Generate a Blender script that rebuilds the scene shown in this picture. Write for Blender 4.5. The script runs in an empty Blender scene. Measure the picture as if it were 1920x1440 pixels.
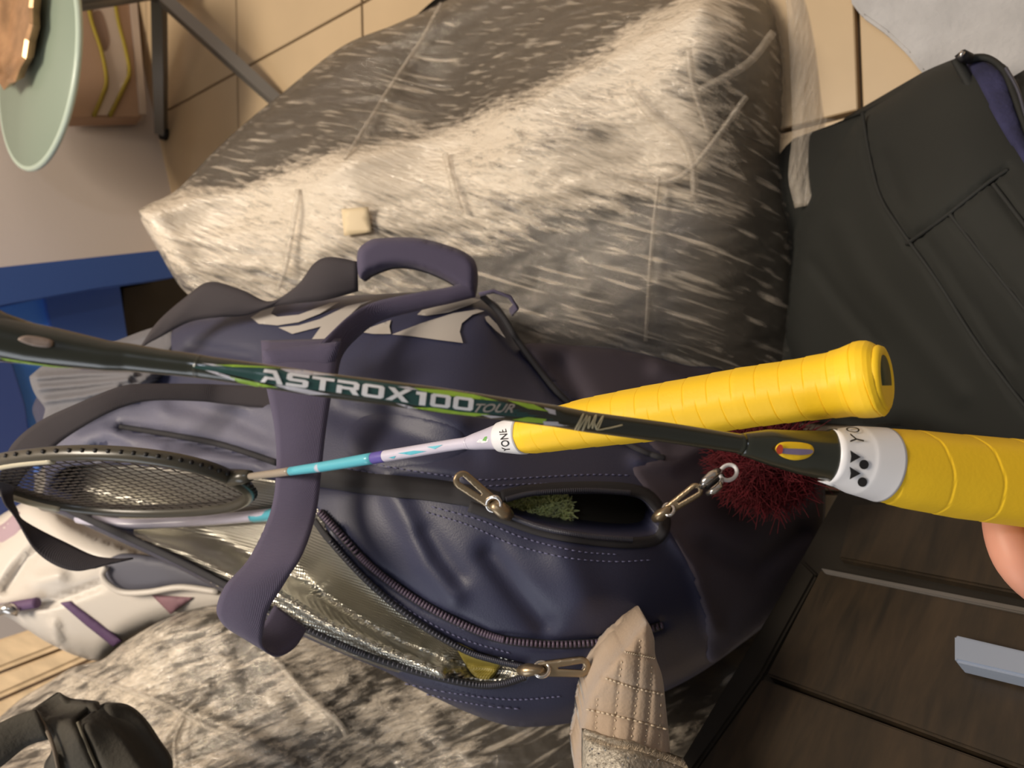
import bpy, bmesh, math, random
import numpy as np
from mathutils import Vector, noise
from mathutils.geometry import delaunay_2d_cdt
random.seed(7); rng = np.random.default_rng(7)
SC = bpy.context.scene; COL = SC.collection

# ------------------------------------------------------------------ camera, light, exposure
F = 1442.0; PITCH = math.radians(50); CAMH = 0.80
s_, c_ = math.sin(PITCH), math.cos(PITCH)
CAM = np.array([0, 0, CAMH]); DV = np.array([0, c_, -s_])
XR = np.array([0, -s_, -c_]); YU = np.array([1.0, 0, 0])
cd = bpy.data.cameras.new('camera'); cam = bpy.data.objects.new('camera', cd); COL.objects.link(cam)
cd.sensor_width = 36; cd.lens = 36 * F / 1920; cd.clip_start = 0.01
from mathutils import Matrix
cam.matrix_world = Matrix(((XR[0], YU[0], -DV[0], 0), (XR[1], YU[1], -DV[1], 0), (XR[2], YU[2], -DV[2], CAMH), (0, 0, 0, 1)))
cd.dof.use_dof = True; cd.dof.focus_distance = 0.37; cd.dof.aperture_fstop = 27.0 / 2.0
SC.camera = cam
SC.view_settings.view_transform = 'Standard'; SC.view_settings.look = 'None'
SC.view_settings.gamma = 1; SC.view_settings.use_curve_mapping = False
SC.view_settings.exposure = 0.0
wd = bpy.data.worlds.new('world'); SC.world = wd; wd.use_nodes = True
bg = wd.node_tree.nodes['Background']; bg.inputs[0].default_value = (1.0, 0.94, 0.87, 1); bg.inputs[1].default_value = 0.20

def area(name, loc, target, size, energy, color, sizey=None):
    l = bpy.data.lights.new(name, 'AREA'); l.energy = energy; l.color = color
    l.shape = 'RECTANGLE' if sizey else 'SQUARE'; l.size = size
    if sizey: l.size_y = sizey
    o = bpy.data.objects.new(name, l); COL.objects.link(o); o.location = loc
    o.rotation_euler = (Vector(target) - Vector(loc)).to_track_quat('-Z', 'Y').to_euler()
    return o
area('ceiling_lamp_light', (0.35, 1.0, 2.2), (0.15, 0.8, 0.2), 0.6, 41, (1.0, 0.87, 0.71))
area('window_light', (-1.9, 1.0, 1.7), (0, 0.8, 0.3), 1.0, 14, (0.88, 0.93, 1.0), 1.5)
area('spot_lamp_light', (0.55, -0.35, 2.2), (0.2, 0.5, 0.2), 0.14, 3.0, (0.80, 0.86, 1.0))

# ------------------------------------------------------------------ helpers
def W(px, py, t):
    v = CAM + t * (DV + (px - 960) / F * XR - (py - 720) / F * YU)
    return Vector(v)
def WN(P, t):
    P = np.asarray(P, float); t = np.asarray(t, float)
    d = DV[None] + ((P[:, 0] - 960) / F)[:, None] * XR[None] - ((P[:, 1] - 720) / F)[:, None] * YU[None]
    return CAM[None] + t[:, None] * d
def tfloor(px, z=0.0): return (CAMH - z) / (s_ + c_ * (px - 960) / F)
def FL(px, py, z=0.0): return W(px, py, tfloor(px, z))
def lin(c): return c / 12.92 if c <= 0.04045 else ((c + 0.055) / 1.055) ** 2.4
def rgb(r, g, b): return (lin(r / 255), lin(g / 255), lin(b / 255), 1)

def mat(name, col, rough=0.6, metal=0.0, nscale=0, nstr=0.0, bump=0.0, bscale=200, stretch=(1, 1, 1), spec=0.5, sheen=0, coat=0, weave=0, wscale=900, emit=None):
    m = bpy.data.materials.new(name); m.use_nodes = True; nt = m.node_tree; N = nt.nodes; L = nt.links
    b = N['Principled BSDF']; b.inputs['Base Color'].default_value = col
    b.inputs['Roughness'].default_value = rough; b.inputs['Metallic'].default_value = metal
    b.inputs['Specular IOR Level'].default_value = spec
    if sheen: b.inputs['Sheen Weight'].default_value = sheen; b.inputs['Sheen Roughness'].default_value = .5
    if coat: b.inputs['Coat Weight'].default_value = coat; b.inputs['Coat Roughness'].default_value = .12
    tc = N.new('ShaderNodeTexCoord'); mp = N.new('ShaderNodeMapping'); mp.inputs['Scale'].default_value = stretch
    L.new(tc.outputs['Object'], mp.inputs['Vector'])
    if nscale:
        n = N.new('ShaderNodeTexNoise'); n.inputs['Scale'].default_value = nscale; n.inputs['Detail'].default_value = 5
        L.new(mp.outputs[0], n.inputs['Vector'])
        mx = N.new('ShaderNodeMix'); mx.data_type = 'RGBA'
        mx.inputs['A'].default_value = tuple(max(0, v * (1 - nstr)) for v in col[:3]) + (1,)
        mx.inputs['B'].default_value = tuple(min(1, v * (1 + nstr)) for v in col[:3]) + (1,)
        mr = N.new('ShaderNodeMapRange'); mr.inputs[1].default_value = .3; mr.inputs[2].default_value = .7
        L.new(n.outputs[0], mr.inputs[0]); L.new(mr.outputs[0], mx.inputs['Factor']); L.new(mx.outputs['Result'], b.inputs['Base Color'])
    h = None
    if bump:
        n2 = N.new('ShaderNodeTexNoise'); n2.inputs['Scale'].default_value = bscale; n2.inputs['Detail'].default_value = 4
        L.new(mp.outputs[0], n2.inputs['Vector']); h = n2.outputs[0]; bs = bump
    if weave:
        hs = []
        for ax in 'XY':
            w = N.new('ShaderNodeTexWave'); w.bands_direction = ax; w.inputs['Scale'].default_value = wscale
            L.new(mp.outputs[0], w.inputs['Vector']); hs.append(w)
        a = N.new('ShaderNodeMath'); a.operation = 'ADD'; L.new(hs[0].outputs[1], a.inputs[0]); L.new(hs[1].outputs[1], a.inputs[1]); h = a.outputs[0]; bs = weave
    if h is not None:
        bp = N.new('ShaderNodeBump'); bp.inputs['Strength'].default_value = bs; bp.inputs['Distance'].default_value = .002
        L.new(h, bp.inputs['Height']); L.new(bp.outputs[0], b.inputs['Normal'])
    if emit: b.inputs['Emission Color'].default_value = emit; b.inputs['Emission Strength'].default_value = 1
    return m

def obj(name, verts, faces, m, parent=None, smooth=True, label=None, kind=None):
    me = bpy.data.meshes.new(name); me.from_pydata([tuple(v) for v in verts], [], [tuple(f) for f in faces]); me.update()
    if smooth: me.polygons.foreach_set('use_smooth', [True] * len(me.polygons))
    if m: me.materials.append(m)
    o = bpy.data.objects.new(name, me); COL.objects.link(o)
    if parent: o.parent = parent
    if label: o['label'] = label
    if kind: o['kind'] = kind
    return o
def recalc(o):
    bm = bmesh.new(); bm.from_mesh(o.data); bmesh.ops.recalc_face_normals(bm, faces=bm.faces); bm.to_mesh(o.data); bm.free(); return o
def thing(name, label, cat, group=None):
    o = bpy.data.objects.new(name, None); COL.objects.link(o); o['label'] = label; o['category'] = cat
    if group: o['group'] = group
    o.empty_display_size = .02
    return o
def base_at(root, p):
    """put a thing's Empty at its base, leaving its parts where they stand"""
    root.location = p
    mi = Matrix.Translation(-Vector(p))
    for ch in root.children: ch.matrix_parent_inverse = mi
def tag(o, label, cat): o['label'] = label; o['category'] = cat; return o

class MB:
    def __init__(s): s.v = []; s.f = []
    def add(s, v, f):
        k = len(s.v); s.v += [tuple(x) for x in v]; s.f += [tuple(i + k for i in q) for q in f]; return s
    def build(s, name, m, parent=None, **kw): return obj(name, s.v, s.f, m, parent, **kw)

def spline(pts, n, closed=False):
    P = np.array(pts, float); k = len(P)
    if k == 2:
        u = np.linspace(0, 1, n)[:, None]; return P[0] * (1 - u) + P[1] * u
    if closed: Q = np.vstack([P[-1], P, P[0], P[1]]); segs = k
    else: Q = np.vstack([2 * P[0] - P[1], P, 2 * P[-1] - P[-2]]); segs = k - 1
    u = np.linspace(0, segs, n, endpoint=not closed); i = np.minimum(u.astype(int), segs - 1); f = (u - i)[:, None]
    a, b, c, d = Q[i], Q[i + 1], Q[i + 2], Q[i + 3]
    return .5 * (2 * b + (c - a) * f + (2 * a - 5 * b + 4 * c - d) * f ** 2 + (3 * b - a - 3 * c + d) * f ** 3)
def resample(P, step, closed=True):
    P = np.array(P, float); Q = np.vstack([P, P[:1]]) if closed else P
    out = []
    for a, b in zip(Q[:-1], Q[1:]):
        n = max(1, int(round(np.linalg.norm(b - a) / step)))
        for k in range(n): out.append(a + (b - a) * k / n)
    if not closed: out.append(Q[-1])
    return np.array(out)
def smooth_poly(pts, step):
    return resample(spline(pts, max(len(pts) * 10, 20), closed=True), step)
def inside(P, poly):
    x, y = P[:, 0], P[:, 1]; r = np.zeros(len(P), bool); n = len(poly)
    for i in range(n):
        (x1, y1), (x2, y2) = poly[i], poly[(i + 1) % n]
        if y1 == y2: continue
        cnd = ((y1 > y) != (y2 > y)) & (x < (x2 - x1) * (y - y1) / (y2 - y1) + x1); r ^= cnd
    return r
def pdist(P, poly, closed=True):
    A = np.array(poly, float); B = np.roll(A, -1, 0) if closed else A[1:]
    if not closed: A = A[:-1]
    d = np.full(len(P), 1e9)
    for a, b in zip(A, B):
        ab = b - a; L = (ab ** 2).sum() + 1e-12
        u = np.clip(((P - a) @ ab) / L, 0, 1); d = np.minimum(d, np.linalg.norm(P - a - u[:, None] * ab, axis=1))
    return d
def cdt(poly, step, holes=()):
    poly = np.array(poly, float); lo, hi = poly.min(0), poly.max(0)
    gx = np.arange(lo[0], hi[0], step); gy = np.arange(lo[1], hi[1], step * .866)
    G = np.array([(x + (step / 2 if j % 2 else 0), y) for j, y in enumerate(gy) for x in gx]).reshape(-1, 2)
    if len(G):
        k = inside(G, poly); G = G[k]
    if len(G): G = G[pdist(G, poly) > step * .45]
    for h in holes:
        if len(G): G = G[pdist(G, h) > step * .4]
    if len(G): G = G[~np.any([inside(G, h) for h in holes], axis=0)] if len(holes) else G
    V = [Vector(p) for p in poly]; E = [(i, (i + 1) % len(poly)) for i in range(len(poly))]
    for h in holes:
        k = len(V); V += [Vector(p) for p in h]; E += [(k + i, k + (i + 1) % len(h)) for i in range(len(h))]
    V += [Vector(p) for p in G]
    v, e, f, *_ = delaunay_2d_cdt(V, E, [], 0, 1e-5)
    v = np.array([tuple(p) for p in v]); f = np.array([tuple(q) for q in f])
    cen = v[f].mean(1); keep = inside(cen, poly)
    for h in holes: keep &= ~inside(cen, h)
    f = f[keep]
    used = np.unique(f); rm = np.full(len(v), -1); rm[used] = np.arange(len(used))
    return v[used], rm[f]
class Surf:
    """smooth depth surface through control points (px,py,depth)"""
    def __init__(s, pts):
        P = np.array(pts, float); s.s = 500.0; s.X = P[:, :2] / s.s; n = len(P)
        K = s.k(np.linalg.norm(s.X[:, None] - s.X[None], axis=2)) + 1e-4 * np.eye(n)
        A = np.zeros((n + 3, n + 3)); A[:n, :n] = K; A[:n, n] = 1; A[:n, n + 1:] = s.X; A[n, :n] = 1; A[n + 1:, :n] = s.X.T
        s.w = np.linalg.solve(A, np.r_[P[:, 2], 0, 0, 0]); s.n = n
    def k(s, r): r = np.maximum(r, 1e-9); return r * r * np.log(r)
    def __call__(s, P):
        P = np.asarray(P, float).reshape(-1, 2) / s.s
        K = s.k(np.linalg.norm(P[:, None] - s.X[None], axis=2))
        return K @ s.w[:s.n] + s.w[s.n] + P @ s.w[s.n + 1:]
    def at(s, px, py): return float(s(np.array([[px, py]]))[0])
def fold_relief(folds):
    def f(P):
        r = np.zeros(len(P))
        for pts, w, amp in folds: r += amp * np.exp(-(pdist(P, pts, closed=False) / w) ** 2)
        return r
    return f
def inflate(name, outline, S, R, bulge, thick, m, parent=None, step=12, holes=(), floor=None, relief=None, smooth_out=True, label=None, kind=None, wrel=None, p=2.0, light_tone=None):
    """a solid body: domed front surface with depth, closed by walls and a back"""
    poly = smooth_poly(outline, step) if smooth_out else resample(outline, step)
    hs = [smooth_poly(h, step) for h in holes]
    v, f = cdt(poly, step, hs)
    d = pdist(v, poly); k = np.clip(1 - d / R, 0, 1)
    t = S(v) + bulge * (1 - np.sqrt(np.clip(1 - k ** p, 0, 1)))
    if relief is not None: t = t - relief(v)
    X = WN(v, t)
    if wrel is not None: X = X + wrel(X, np.clip(d / 25, 0, 1))[:, None] * (-(X - CAM) / np.linalg.norm(X - CAM, axis=1)[:, None])
    if floor is not None:
        B = X.copy(); B[:, 1] += floor; B[:, 2] = 0.002
    else: B = X + (thick(v, t) if callable(thick) else np.full(len(v), thick))[:, None] * DV[None]
    n = len(v); faces = [tuple(q) for q in f] + [tuple(n + i for i in q[::-1]) for q in f]
    cnt = {}
    for q in f:
        for a, b in ((q[0], q[1]), (q[1], q[2]), (q[2], q[0])): cnt[(int(a), int(b))] = 1
    for (a, b) in list(cnt):
        if (b, a) not in cnt: faces.append((b, a, a + n, b + n))
    o = obj(name, np.vstack([X, B]), faces, m, parent, label=label, kind=kind)
    if light_tone is not None:
        L = np.clip(light_tone(v), 0, 1); a = o.data.attributes.new('light_tone', 'FLOAT', 'POINT'); a.data.foreach_set('value', np.r_[L, L].astype(np.float32))
    return recalc(o)
def tube(pts, r, seg=10, cap=True, closed=False, ry=None, up=None):
    P = [Vector(p) for p in pts]; n = len(P)
    rs = r if hasattr(r, '__len__') else [r] * n; ys = rs if ry is None else (ry if hasattr(ry, '__len__') else [ry] * n)
    v = []; f = []; nv = None
    for i in range(n):
        a = P[(i - 1) % n] if (i or closed) else P[0]; b = P[(i + 1) % n] if (i < n - 1 or closed) else P[-1]
        T = (b - a).normalized()
        if up is not None: u = (Vector(up) - T * T.dot(Vector(up))).normalized()
        elif nv is None:
            g = Vector((0, 0, 1)) if abs(T.z) < .9 else Vector((1, 0, 0)); u = (g - T * T.dot(g)).normalized()
        else: u = (nv - T * T.dot(nv)).normalized()
        nv = u; w = T.cross(u)
        for k in range(seg):
            an = 2 * math.pi * k / seg; v.append(P[i] + u * math.cos(an) * rs[i] + w * math.sin(an) * ys[i])
    m = n if closed else n - 1
    for i in range(m):
        for k in range(seg):
            a = i * seg + k; b = i * seg + (k + 1) % seg; j = ((i + 1) % n) * seg
            f.append((a, b, j + (k + 1) % seg, j + k))
    if cap and not closed: f.append(tuple(range(seg))[::-1]); f.append(tuple((n - 1) * seg + k for k in range(seg)))
    return v, f
def ribbon(name, rows, thick, m, parent=None, n=40, nc=6, curl=0.0, closed=False, label=None):
    """a band of cloth or film; rows = ((px,py,t),(px,py,t)) edge pairs"""
    A = spline([r[0] for r in rows], n, closed); B = spline([r[1] for r in rows], n, closed)
    nn = len(A); G = []
    for i in range(nn):
        for j in range(nc + 1):
            u = j / nc; q = A[i] * (1 - u) + B[i] * u; q = q.copy(); q[2] -= curl * math.sin(math.pi * u); G.append(W(*q))
    G = np.array([tuple(x) for x in G]).reshape(nn, nc + 1, 3)
    du = np.gradient(G, axis=0); dv = np.gradient(G, axis=1); N = np.cross(du, dv); N /= np.linalg.norm(N, axis=2, keepdims=True) + 1e-12
    V = np.concatenate([(G + N * thick / 2).reshape(-1, 3), (G - N * thick / 2).reshape(-1, 3)]); w = nc + 1; k = nn * w; f = []
    for i in range(nn if closed else nn - 1):
        i2 = (i + 1) % nn
        for j in range(nc):
            a, b, c, d = i * w + j, i * w + j + 1, i2 * w + j + 1, i2 * w + j
            f.append((a, b, c, d)); f.append((d + k, c + k, b + k, a + k))
        f.append((i * w, i2 * w, i2 * w + k, i * w + k)); f.append((i2 * w + nc, i * w + nc, i * w + nc + k, i2 * w + nc + k))
    if not closed:
        for j in range(nc):
            f.append((j + 1, j, j + k, j + 1 + k)); e = (nn - 1) * w; f.append((e + j, e + j + 1, e + j + 1 + k, e + j + k))
    return recalc(obj(name, V, f, m, parent, label=label))
def path3(pts, S, off, n):
    P = spline(pts, n); return [W(x, y, tt - off) for (x, y), tt in zip(P, S(P))]
def stitches(pts, S, dash=7, gap=6, r=0.00045, off=0.0006, mb=None):
    mb = mb or MB(); P = resample(spline(pts, 60), 2.0, closed=False); n = len(P); i = 0; per = int((dash + gap) / 2); dl = int(dash / 2) + 1
    t = S(P) - off
    while i + dl < n:
        q = [W(P[i][0], P[i][1], t[i] + r), W(*P[i + dl // 2], t[i + dl // 2] - r * .6), W(P[i + dl][0], P[i + dl][1], t[i + dl] + r)]
        mb.add(*tube(q, r, 5)); i += per
    return mb
def teeth(pts, S, step=6.5, wpx=7, off=0.001, r=0.0008, mb=None, closed=False):
    mb = mb or MB(); P = resample(spline(pts, 80, closed), step, closed=False); T = np.gradient(P, axis=0); T /= np.linalg.norm(T, axis=1)[:, None]
    Nn = np.c_[-T[:, 1], T[:, 0]]; t = S(P) - off
    for p, nn, tt in zip(P, Nn, t):
        a = p - nn * wpx / 2; b = p + nn * wpx / 2
        mb.add(*tube([W(a[0], a[1], tt), W(p[0], p[1], tt - r), W(b[0], b[1], tt)], r, 5))
    return mb
def text2d(body, bold=0.0, shear=0.0, space=1.0):
    cu = bpy.data.curves.new('t', 'FONT'); cu.body = body; cu.size = 1; cu.offset = bold; cu.shear = shear; cu.space_character = space; cu.resolution_u = 4
    o = bpy.data.objects.new('t', cu); COL.objects.link(o); dg = bpy.context.evaluated_depsgraph_get()
    me = bpy.data.meshes.new_from_object(o.evaluated_get(dg)); bpy.data.objects.remove(o); bpy.data.curves.remove(cu)
    bm = bmesh.new(); bm.from_mesh(me); bpy.data.meshes.remove(me)
    bmesh.ops.triangulate(bm, faces=bm.faces)
    for k in range(1, 8):
        bmesh.ops.bisect_plane(bm, geom=bm.verts[:] + bm.edges[:] + bm.faces[:], plane_co=(0, k * .09, 0), plane_no=(0, 1, 0))
    bmesh.ops.triangulate(bm, faces=bm.faces); bm.verts.index_update()
    v = np.array([(p.co.x, p.co.y) for p in bm.verts]); f = [tuple(q.index for q in g.verts) for g in bm.faces]; bm.free()
    lo, hi = v.min(0), v.max(0); return (v - lo) / (hi - lo), f
def text_on(name, body, quad, S, off, m, parent, **kw):
    """flat print: quad = pixel corners bottom-left, bottom-right, top-right, top-left"""
    v, f = text2d(body, **kw); a, b, c, d = [np.array(q, float) for q in quad]; u, w = v[:, :1], v[:, 1:]
    P = (a * (1 - u) + b * u) * (1 - w) + (d * (1 - u) + c * u) * w
    t = S(P) - off; n = len(P)
    return obj(name, WN(P, t), f, m, parent, smooth=False)
def print_on(name, outline, S, off, m, parent, step=5, smooth_out=True, label=None):
    poly = smooth_poly(outline, step) if smooth_out else resample(outline, step)
    v, f = cdt(poly, step); return obj(name, WN(v, S(v) - off), [tuple(q) for q in f], m, parent, label=label)
def slab(name, outline, S, thick, m, parent=None, bev=0.0015, label=None, dirv=None):
    """flat board: pixel outline carried to the plane S, extruded away from it"""
    P = np.array(outline, float); X = WN(P, S(P)); n = len(X)
    nrm = np.cross(X[1] - X[0], X[-1] - X[0])
    for i in range(1, n - 1):
        q = np.cross(X[i] - X[0], X[i + 1] - X[0])
        if np.linalg.norm(q) > np.linalg.norm(nrm): nrm = q
    nrm /= np.linalg.norm(nrm)
    if nrm @ (X.mean(0) - CAM) < 0: nrm = -nrm
    if dirv is not None: nrm = np.array(dirv, float)
    o = obj(name, np.vstack([X, X + nrm * thick]), [tuple(range(n)), tuple(range(2 * n - 1, n - 1, -1))] + [(i, i + n, (i + 1) % n + n, (i + 1) % n) for i in range(n)], m, parent, smooth=False, label=label)
    bm = bmesh.new(); bm.from_mesh(o.data); bmesh.ops.recalc_face_normals(bm, faces=bm.faces)
    if bev: bmesh.ops.bevel(bm, geom=bm.edges[:], offset=bev, segments=2, affect='EDGES')
    bm.to_mesh(o.data); bm.free(); return o
def plane_S(pts):
    P = np.array(pts, float); A = np.linalg.solve(np.c_[np.ones(3), P[:, :2]], 1 / P[:, 2])
    return lambda Q: 1 / (A[0] + np.asarray(Q, float).reshape(-1, 2) @ A[1:])
def vert_S(y0, slope=0.0):
    """vertical plane y = y0 + slope*x"""
    def f(Q):
        Q = np.asarray(Q, float).reshape(-1, 2); r = WN(Q, np.ones(len(Q))) - CAM
        return y0 / (r[:, 1] - slope * r[:, 0])
    return f
def hor_S(z): return lambda Q: np.array([tfloor(x, z) for x in np.asarray(Q, float).reshape(-1, 2)[:, 0]])
def shift(S, d): return lambda P: S(P) - d

# ------------------------------------------------------------------ materials
M = {}
M['tile'] = mat('tile_ceramic', rgb(196, 172, 138), .35, nscale=6, nstr=.06, bump=.05, bscale=60)
M['grout'] = mat('grout', rgb(120, 104, 84), .9)
M['wall'] = mat('wall_paint', rgb(216, 206, 200), .8, bump=.1, bscale=120)
M['navy'] = mat('navy_leatherette', rgb(48, 50, 74), .47, nscale=3, nstr=.08, bump=.12, bscale=900, spec=.45)
M['navy2'] = mat('greyblue_nylon', rgb(98, 98, 116), .5, nscale=14, nstr=.12, bump=.2, bscale=500)
M['plum'] = mat('plum_grey_fabric', rgb(72, 64, 74), .8, weave=.25, wscale=700)
M['strap'] = mat('purple_webbing', rgb(80, 73, 98), .75, weave=.35, wscale=420, sheen=.1)
M['strapd'] = mat('dark_webbing', rgb(58, 52, 56), .8, weave=.3, wscale=420)
M['tape'] = mat('black_zip_tape', rgb(38, 37, 42), .7, weave=.3, wscale=600)
M['tooth'] = mat('zip_tooth', rgb(66, 66, 78), .35, spec=.6)
M['coil'] = mat('purple_zip_coil', rgb(92, 78, 96), .5)
M['thread'] = mat('blue_grey_thread', rgb(98, 98, 130), .7)
M['silver'] = mat('silver_lining', rgb(176, 173, 163), .28, metal=.95, weave=.32, wscale=118, nscale=4, nstr=.08)
M['brass'] = mat('antique_metal', rgb(160, 142, 116), .35, metal=.85)
M['steel'] = mat('bright_steel', rgb(205, 200, 195), .22, metal=.95)
M['print'] = mat('grey_print', rgb(172, 165, 158), .6)
M['yellow'] = mat('yellow_grip_tape', rgb(248, 203, 34), .55, nscale=30, nstr=.04, bump=.05, bscale=600)
M['white'] = mat('white_plastic', rgb(232, 232, 236), .35)
M['black'] = mat('black_ink', rgb(24, 22, 24), .6)
M['shaft'] = mat('dark_olive_lacquer', rgb(44, 46, 36), .24, nscale=8, nstr=.1, spec=.6, coat=.3)
M['teal'] = mat('dark_teal_lacquer', rgb(44, 78, 76), .3)
M['lime'] = mat('lime_lacquer', rgb(158, 198, 66), .3)
M['pearl'] = mat('pearl_white_lacquer', rgb(205, 203, 212), .3)
M['sign'] = mat('signature_ink', rgb(196, 184, 148), .4)
M['lilac'] = mat('lilac_white_lacquer', rgb(200, 196, 214), .3, nscale=60, nstr=.05)
M['cyan'] = mat('cyan_lacquer', rgb(90, 180, 200), .3)
M['taupe'] = mat('taupe_lacquer', rgb(150, 138, 124), .35)
M['violet'] = mat('violet_lacquer', rgb(92, 82, 160), .35)
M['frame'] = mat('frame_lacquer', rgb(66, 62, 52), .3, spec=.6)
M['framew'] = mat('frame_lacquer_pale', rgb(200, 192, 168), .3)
M['string'] = mat('racket_string', rgb(74, 66, 60), .4)
M['green'] = mat('green_towel_pile', rgb(205, 214, 140), .95, nscale=120, nstr=.3, sheen=.5)
M['red'] = mat('red_pompom_fur', rgb(104, 22, 32), .95, nscale=60, nstr=.3)
M['skin'] = mat('skin', rgb(214, 152, 128), .5, nscale=30, nstr=.05)
M['skin'].node_tree.nodes['Principled BSDF'].inputs['Subsurface Weight'].default_value = .15
M['skin'].node_tree.nodes['Principled BSDF'].inputs['Subsurface Radius'].default_value = (.01, .004, .002)
M['blackbag'] = mat('black_canvas', rgb(32, 33, 29), .85, nscale=8, nstr=.15, weave=.15, wscale=500)
M['blackseam'] = mat('black_seam', rgb(32, 33, 31), .8)
M['fleece'] = mat('navy_fleece', rgb(44, 44, 76), .95, nscale=40, nstr=.3, bump=.5, bscale=300)
M['core'] = mat('dark_case_shell', rgb(38, 34, 29), .45, nscale=5, nstr=.25, bump=.2, bscale=60)
M['mat'] = mat('white_mat', rgb(184, 183, 184), .95, nscale=30, nstr=.1, bump=.6, bscale=200)
M['steelleg'] = mat('grey_metal_leg', rgb(126, 124, 120), .35, metal=.6)
M['frost'] = mat('frosted_glass', rgb(140, 154, 138), .35, spec=.6)
M['frostedge'] = mat('glass_edge', rgb(190, 205, 190), .25)
M['copper'] = mat('amber_glass', rgb(190, 150, 112), .25, metal=.5, nscale=25, nstr=.3)
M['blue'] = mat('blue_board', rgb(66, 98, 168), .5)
M['bluelit'] = mat('lit_blue_board', rgb(84, 146, 236), .5)  # lit copy of the blue: light on the board put into its colour
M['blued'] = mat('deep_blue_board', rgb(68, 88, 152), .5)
M['dark'] = mat('black_board', rgb(46, 41, 34), .7)
M['cream'] = mat('cream_leatherette', rgb(214, 206, 196), .42, bump=.1, bscale=300)
M['purple'] = mat('purple_trim', rgb(100, 74, 110), .6, weave=.2, wscale=500)
M['mauve'] = mat('mauve_lining', rgb(140, 104, 112), .7)
M['oak'] = mat('pale_oak', rgb(192, 168, 134), .35, nscale=4, nstr=.15, stretch=(20, 2, 20))
M['carton'] = mat('pinkish_carton', rgb(176, 146, 122), .8, nscale=4, nstr=.06)
M['ribbonw'] = mat('pale_print', rgb(200, 184, 170), .7)
M['ochre'] = mat('ochre_print', rgb(150, 132, 40), .7)
M['quilt'] = mat('beige_velour', rgb(168, 148, 128), .9, sheen=.4, bump=.25, bscale=500)
M['quiltth'] = mat('beige_thread', rgb(205, 188, 164), .6)
M['cuff'] = mat('dark_olive_webbing', rgb(62, 58, 50), .85, bump=.3, bscale=300)
M['greycloth'] = mat('grey_ribbed_cloth', rgb(108, 107, 112), .85, bump=.3, bscale=200)
M['edgelit'] = mat('lit_edge_grey', rgb(96, 92, 88), .45)  # paler grey painted for light caught by the drawer's bevelled edge
M['alu'] = mat('brushed_aluminium', rgb(150, 162, 182), .4, metal=.25)

def wood():
    m = bpy.data.materials.new('dark_wood_grain'); m.use_nodes = True; N = m.node_tree.nodes; L = m.node_tree.links; b = N['Principled BSDF']
    tc = N.new('ShaderNodeTexCoord'); mp = N.new('ShaderNodeMapping'); m0 = N.new('ShaderNodeMapping')
    g = WN(np.array([[1700, 1150], [1620, 1300]]), np.array([.54, .5])); d = Vector(g[1] - g[0]).normalized()
    m0.inputs['Rotation'].default_value = d.rotation_difference(Vector((0, 0, 1))).to_euler()
    mp.inputs['Scale'].default_value = (70, 70, 3.5); L.new(tc.outputs['Object'], m0.inputs[0]); L.new(m0.outputs[0], mp.inputs[0])
    n = N.new('ShaderNodeTexNoise'); n.inputs['Scale'].default_value = 1.0; n.inputs['Detail'].default_value = 9; n.inputs['Roughness'].default_value = .65; n.inputs['Distortion'].default_value = .4; L.new(mp.outputs[0], n.inputs[0])
    cr = N.new('ShaderNodeValToRGB'); L.new(n.outputs[0], cr.inputs[0])
    cr.color_ramp.elements[0].position = .3; cr.color_ramp.elements[0].color = rgb(33, 29, 23)
    cr.color_ramp.elements[1].position = .72; cr.color_ramp.elements[1].color = rgb(62, 50, 36)
    L.new(cr.outputs[0], b.inputs['Base Color']); b.inputs['Roughness'].default_value = .45
    return m
M['wood'] = wood()
M['woodframe'] = mat('dark_frame_laminate', rgb(36, 32, 26), .5, nscale=20, nstr=.1)

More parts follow.
